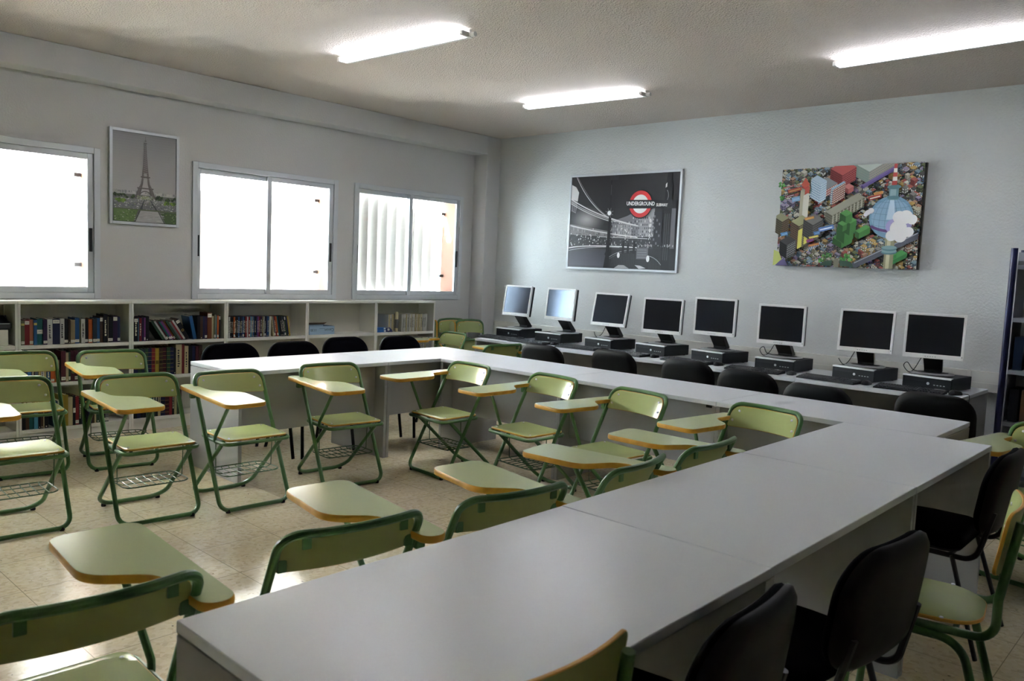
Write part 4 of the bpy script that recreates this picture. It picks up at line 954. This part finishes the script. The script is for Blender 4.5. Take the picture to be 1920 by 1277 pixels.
for u, z1 in ((.535, .70), (.58, .72), (.635, .70)): D.poly([(X(u-.012), Z(.84)), (X(u+.012), Z(.84)), (X(u+.010), Z(z1+.03)), (X(u-.008), Z(z1+.02))], '#171517'); D.circ(X(u), Z(z1+.015), .010, '#171517', 12)
D.poly([(X(.46), Z(1)), (X(.60), Z(1)), (X(.55), Z(.965)), (X(.50), Z(.965))], '#a9a7aa'); D.poly([(X(.65), Z(.96)), (X(.70), Z(.965)), (X(.75), Z(.99)), (X(.69), Z(1))], '#cfcdd0')
for i in range(60): D.rect(x := X(.66+rnd.random()*.32), Z(.745+rnd.random()*.03), x+.005, Z(.735+rnd.random()*.02), rnd.choice(['#cfcdcc', '#777579', '#3a383b', '#e6e4e3']))
# the roundel and its lettering
cx_, cz_ = X(.672), Z(.315)
D.circ(cx_, cz_-.01, .142, '#211f21', 40); D.circ(cx_, cz_, .138, '#d8383c', 44); D.circ(cx_, cz_, .096, '#eceae6', 40)
D.poly([(X(.55), cz_+.046), (X(.99), cz_+.030), (X(.99), cz_-.052), (X(.55), cz_-.044)], '#242224')
D.text('UNDERGROUND', cx_+.002, cz_+.002, .056, '#f2f0ee', .0012, R(-1.5), .80)
D.text('SUBWAY', X(.862), cz_-.016, .042, '#efedea', .0012, R(-1.5), .78)
framed('street_poster', 'silver framed black and white night street poster with a red ring sign', (1.32, -.001, 1.513), 0, w_, h_, D)
# --- colourful canvas: a plain made-up block city in oblique view
w_, h_ = 1.207, .86; D = Draw(w_, h_); D.rect(0, 0, w_, h_, '#4a4a44')
def iso(x, y, z): return (x*.87-y*.87, (x+y)*.5+z)
def isobox(cx, cz, a, b, hgt, ctop, cl, cr, win=None):
    q = lambda x, y, z: (cx+iso(x, y, z)[0], cz+iso(x, y, z)[1])
    D.poly([q(0, 0, 0), q(a, 0, 0), q(a, 0, hgt), q(0, 0, hgt)], cr); D.poly([q(0, 0, 0), q(0, b, 0), q(0, b, hgt), q(0, 0, hgt)], cl)
    D.poly([q(0, 0, hgt), q(a, 0, hgt), q(a, b, hgt), q(0, b, hgt)], ctop)
    if win:
        nx, nz = max(1, int(a/.014)), max(1, int(hgt/.018))
        for i in range(nx):
            for j in range(nz):
                u0, u1, v0, v1 = (i+.2)*a/nx, (i+.8)*a/nx, (j+.25)*hgt/nz, (j+.8)*hgt/nz
                D.poly([q(u0, 0, v0), q(u1, 0, v0), q(u1, 0, v1), q(u0, 0, v1)], win)
        ny = max(1, int(b/.014))
        for i in range(ny):
            for j in range(nz):
                u0, u1, v0, v1 = (i+.2)*b/ny, (i+.8)*b/ny, (j+.25)*hgt/nz, (j+.8)*hgt/nz
                D.poly([q(0, u0, v0), q(0, u1, v0), q(0, u1, v1), q(0, u0, v1)], win)
for k in range(-4, 14):   # roads
    x = k*.17; D.line([iso(x, -1.2, 0), iso(x, 1.6, 0)], .030, '#2f2e2c'); D.line([(iso(-1, -1.6+k*.2, 0)[0], iso(-1, -1.6+k*.2, 0)[1]), iso(2.4, -1.6+k*.2, 0)], .026, '#33322f')
PAL = [('#b9b69a', '#7a7660', '#98937a'), ('#8d8a84', '#55534e', '#6e6b66'), ('#c9c4b4', '#8a8474', '#a9a392'), ('#b5564a', '#7a3230', '#98423c'), ('#7f9bb0', '#4e6880', '#648096'), ('#6f7a4a', '#444c2c', '#58623a'),
       ('#c8a24a', '#8a6a2a', '#a88438'), ('#5b5854', '#33312f', '#474542'), ('#a08fb4', '#6a5a80', '#85749a'), ('#b98a6a', '#7a553e', '#996e52')]
cells = []
for i in range(22):
    for j in range(32): cells.append((w_*(i+(j % 2)*.5)/21-.02, h_*(1.05-j/29)))
for x, z in cells:
    p_ = rnd.choice(PAL); a, b, hgt = rnd.uniform(.018, .038), rnd.uniform(.018, .038), rnd.uniform(.003, .045)
    isobox(x+rnd.uniform(-.01, .01), z, a, b, hgt, *p_, rnd.choice([None, '#2c2a28', '#cfd4cc', '#3c4a58']))
    for k in range(2):
        u, v = x+rnd.uniform(-.04, .04), z+rnd.uniform(-.01, .02); D.poly([(u, v), (u+.012, v+.006), (u+.006, v+.010), (u-.006, v+.004)], rnd.choice(['#d8d4c8', '#c23a34', '#2f6fb0', '#d8b23a', '#3f8a3f', '#1f1e1d', '#e6e3da', '#7fb0d0']))
isobox(.78, .70, .26, .20, .10, '#c6d2c8', '#8f9f92', '#b3a493', '#7e9a90'); isobox(.74, .66, .30, .02, .02, '#7a68a8', '#5a4a86', '#6a58a0')
isobox(.56, .67, .13, .12, .11, '#c4504c', '#8f2f30', '#b84a4c', '#6d2426'); isobox(.62, .62, .05, .05, .04, '#d77a74', '#a04644', '#c2605c')
isobox(.43, .60, .11, .11, .06, '#8a8f94', '#5c6a7a', '#a83c38', '#e0d8cc'); isobox(.38, .55, .06, .10, .16, '#a9c2d4', '#7fa6c4', '#93b4cc', '#cfe0ea'); isobox(.49, .53, .12, .02, .13, '#8fb4d0', '#5a86a8', '#9a4a40', '#dcd4c4')
isobox(.245, .40, .045, .045, .27, '#c23c30', '#b9b294', '#c4472e', None); isobox(.245, .41, .046, .012, .20, '#d8d6cc', '#d5d2c4', '#d8d4c6'); D.poly([(.206, .71), (.245, .685), (.285, .71), (.245, .775)], '#cf4a2c')
isobox(.50, .36, .30, .07, .08, '#a3a08c', '#787460', '#8c8874', '#55523f')
for k in range(9): D.rect(.505+k*.0285, .372+k*.0165, .517+k*.0285, .44+k*.0165, '#b3af98')
isobox(.215, .15, .11, .085, .20, '#a9aa72', '#6f5a44', '#8c8a5c', '#4a2c24'); isobox(.215, .15, .04, .004, .16, '#e0d83a', '#e0d83a', '#ded63a'); isobox(.27, .19, .03, .004, .07, '#e0d83a', '#d8d03a', '#ded63a')
isobox(.34, .22, .10, .10, .14, '#777470', '#4c4a48', '#5e5c5a', '#33312f'); isobox(.06, .26, .07, .09, .13, '#96946a', '#5f5a3e', '#6f5a40', '#3a2f22'); isobox(.12, .06, .09, .08, .12, '#4c4b4a', '#2f2e2e', '#8a8a88', '#1f1e1e')
D.poly([(.0, .0), (.09, .03), (.05, .12), (.0, .14)], '#c3cf5a'); D.poly([(.02, .0), (.14, .0), (.10, .07), (.06, .04)], '#6d6498')
# a hedge maze of stacked green blocks where the picture is green
for x, z, a, b, hgt in ((.60, .16, .10, .09, .05), (.62, .20, .09, .08, .10), (.66, .27, .06, .06, .10), (.74, .24, .10, .04, .05), (.62, .36, .06, .06, .07), (.60, .30, .04, .05, .05)):
    isobox(x, z, a, b, hgt, '#4f9a42', '#2c5f2a', '#3d8236')
for x, z in ((.44, .06), (.47, .085), (.50, .10), (.62, .07), (.655, .095), (.68, .06), (.03, .72), (.05, .69), (.04, .60)):
    for k in range(8): D.circ(x+rnd.uniform(-.02, .02), z+rnd.uniform(-.016, .016), .011, rnd.choice(['#4fa83f', '#3a8a32', '#6cc052', '#2f6f2a']), 9)
D.poly([(.42, .01), (.53, .01), (.53, .06), (.47, .05)], '#3a5a48'); D.poly([(.60, .01), (.74, .0), (.68, .05), (.60, .06)], '#3a5a48'); D.poly([(.545, .0), (.59, .0), (.585, .075), (.55, .075)], '#8c8a74')
for k in range(9): D.poly([(.31+k*.011, .125+k*.0062), (.316+k*.011, .128+k*.0062), (.330+k*.011, .165+k*.0062), (.324+k*.011, .162+k*.0062)], '#3f7fc4' if k % 2 else '#e6e8ea')
# plain coloured pennants
for x, z, wd, hg, c, c2 in ((.10, .64, .12, .03, '#c24a2c', '#d8a23a'), (.08, .60, .08, .02, '#7a2a44', '#d8d4d0'), (.14, .56, .07, .04, '#7fb2dc', '#9ac4e4'), (.05, .68, .10, .012, '#b23a3c', '#d8d4d0'), (.40, .30, .13, .035, '#5a8ad4', '#dce4f0'), (.80, .56, .10, .03, '#c23a34', '#e8e2d8'), (.84, .60, .07, .022, '#d8922c', '#c2762c'), (.97, .085, .07, .02, '#d8962c', '#c24a2c'), (.76, .03, .09, .035, '#4a4aa8', '#c47ac0'), (.27, .40, .08, .02, '#d8922c', '#e0c24a'), (.32, .24, .08, .016, '#d8c43a', '#e0d86a'), (.06, .26, .06, .03, '#4a90d0', '#7fb4e0'), (.32, .17, .09, .018, '#c46a2c', '#d8a83a'), (.30, .205, .06, .025, '#a83a78', '#4a4a9c'), (.36, .27, .05, .03, '#4a80c0', '#6a9cd4')):
    D.poly([(x, z), (x+wd, z+wd*.22), (x+wd*.92, z+wd*.22+hg), (x-.01, z+hg)], c); D.line([(x+.008, z+hg*.5), (x+wd*.85, z+hg*.5+wd*.19)], hg*.28, c2)
for u in range(46): D.circ(.36+rnd.random()*.2, .06+rnd.random()*.12, .005, rnd.choice(['#8a7a68', '#a89a88', '#c4b8a8', '#6a5a4a']), 7)
isobox(1.02, .03, .13, .05, .035, '#3f9a4a', '#256a30', '#318040'); isobox(1.0, .06, .06, .05, .03, '#4aa854', '#2a7036', '#368a44')
D.line([(.72, .02), (1.2, .27)], .05, '#5a5e6c'); D.line([(.72, .04), (1.2, .29)], .008, '#a3a7b4')
# ball tower with a striped mast and a white cloud
D.rect(.955, .0, 1.03, .30, '#a09c74'); D.rect(.972, .0, 1.0, .30, '#c8c49a')
for z in (.135, .165): D.circ(.992, z, .062, '#5a8a94', 24, .020); D.circ(.992, z+.008, .058, '#7fa9b0', 24, .016)
D.circ(.985, .42, .172, '#6f9fc0', 44); D.circ(.985, .425, .155, '#86b0ce', 40, .14)
for k in range(-3, 4): D.curve((.985+k*.012, .585), (.985+k*.055, .46), (.985+k*.042, .30), .0022, '#557f9e', 8)
for k in range(5): D.curve((.83, .36+k*.05), (.985, .32+k*.05), (1.14, .36+k*.05), .0022, '#557f9e', 8)
D.curve((.835, .345), (.985, .27), (1.13, .34), .022, '#6a4a86', 10); D.poly([(.97, .56), (1.0, .56), (1.02, .40), (.95, .40)], '#b9d0e0')
D.rect(.955, .56, 1.03, .66, '#6f9aa2'); D.rect(.965, .57, 1.01, .65, '#8fb4b8'); D.circ(.992, .665, .055, '#5f8f98', 22, .018); D.circ(.992, .58, .05, '#5a8a94', 22, .014)
for k, c in enumerate(('#c8443c', '#e8e4de', '#c8443c', '#e8e4de', '#c8443c')): D.rect(.972+k*.002, .68+k*.034, 1.012-k*.002, .716+k*.034, c)
for x, z, r_, c in ((1.01, .345, .06, '#a39ad0'), (1.10, .36, .05, '#a39ad0'), (1.13, .30, .04, '#e8e6f0'), (1.05, .33, .066, '#f0eef4'), (1.10, .42, .055, '#f2f0f4'), (1.05, .42, .05, '#e9e7f0'), (1.00, .27, .045, '#eceaf2'), (1.07, .265, .05, '#f2f0f5'), (1.15, .40, .04, '#f0eef4'), (.80, .46, .022, '#f0eef2'), (.825, .475, .024, '#f2f0f4'), (.785, .445, .018, '#e4e2ea')): D.circ(x, z, r_, c, 28)
def mute(c):
    g = .3*c[0]+.55*c[1]+.15*c[2]; return tuple(min(.9, (q*.8+g*.2)*1.12) for q in c[:3])+(1,)
D.m.c = [mute(c) for c in D.m.c]
framed('canvas_picture', 'colourful canvas of a busy blocky city with a blue ball tower', (3.777, -.001, 1.62), 0, w_, h_, D, frame=0, depth=.03)
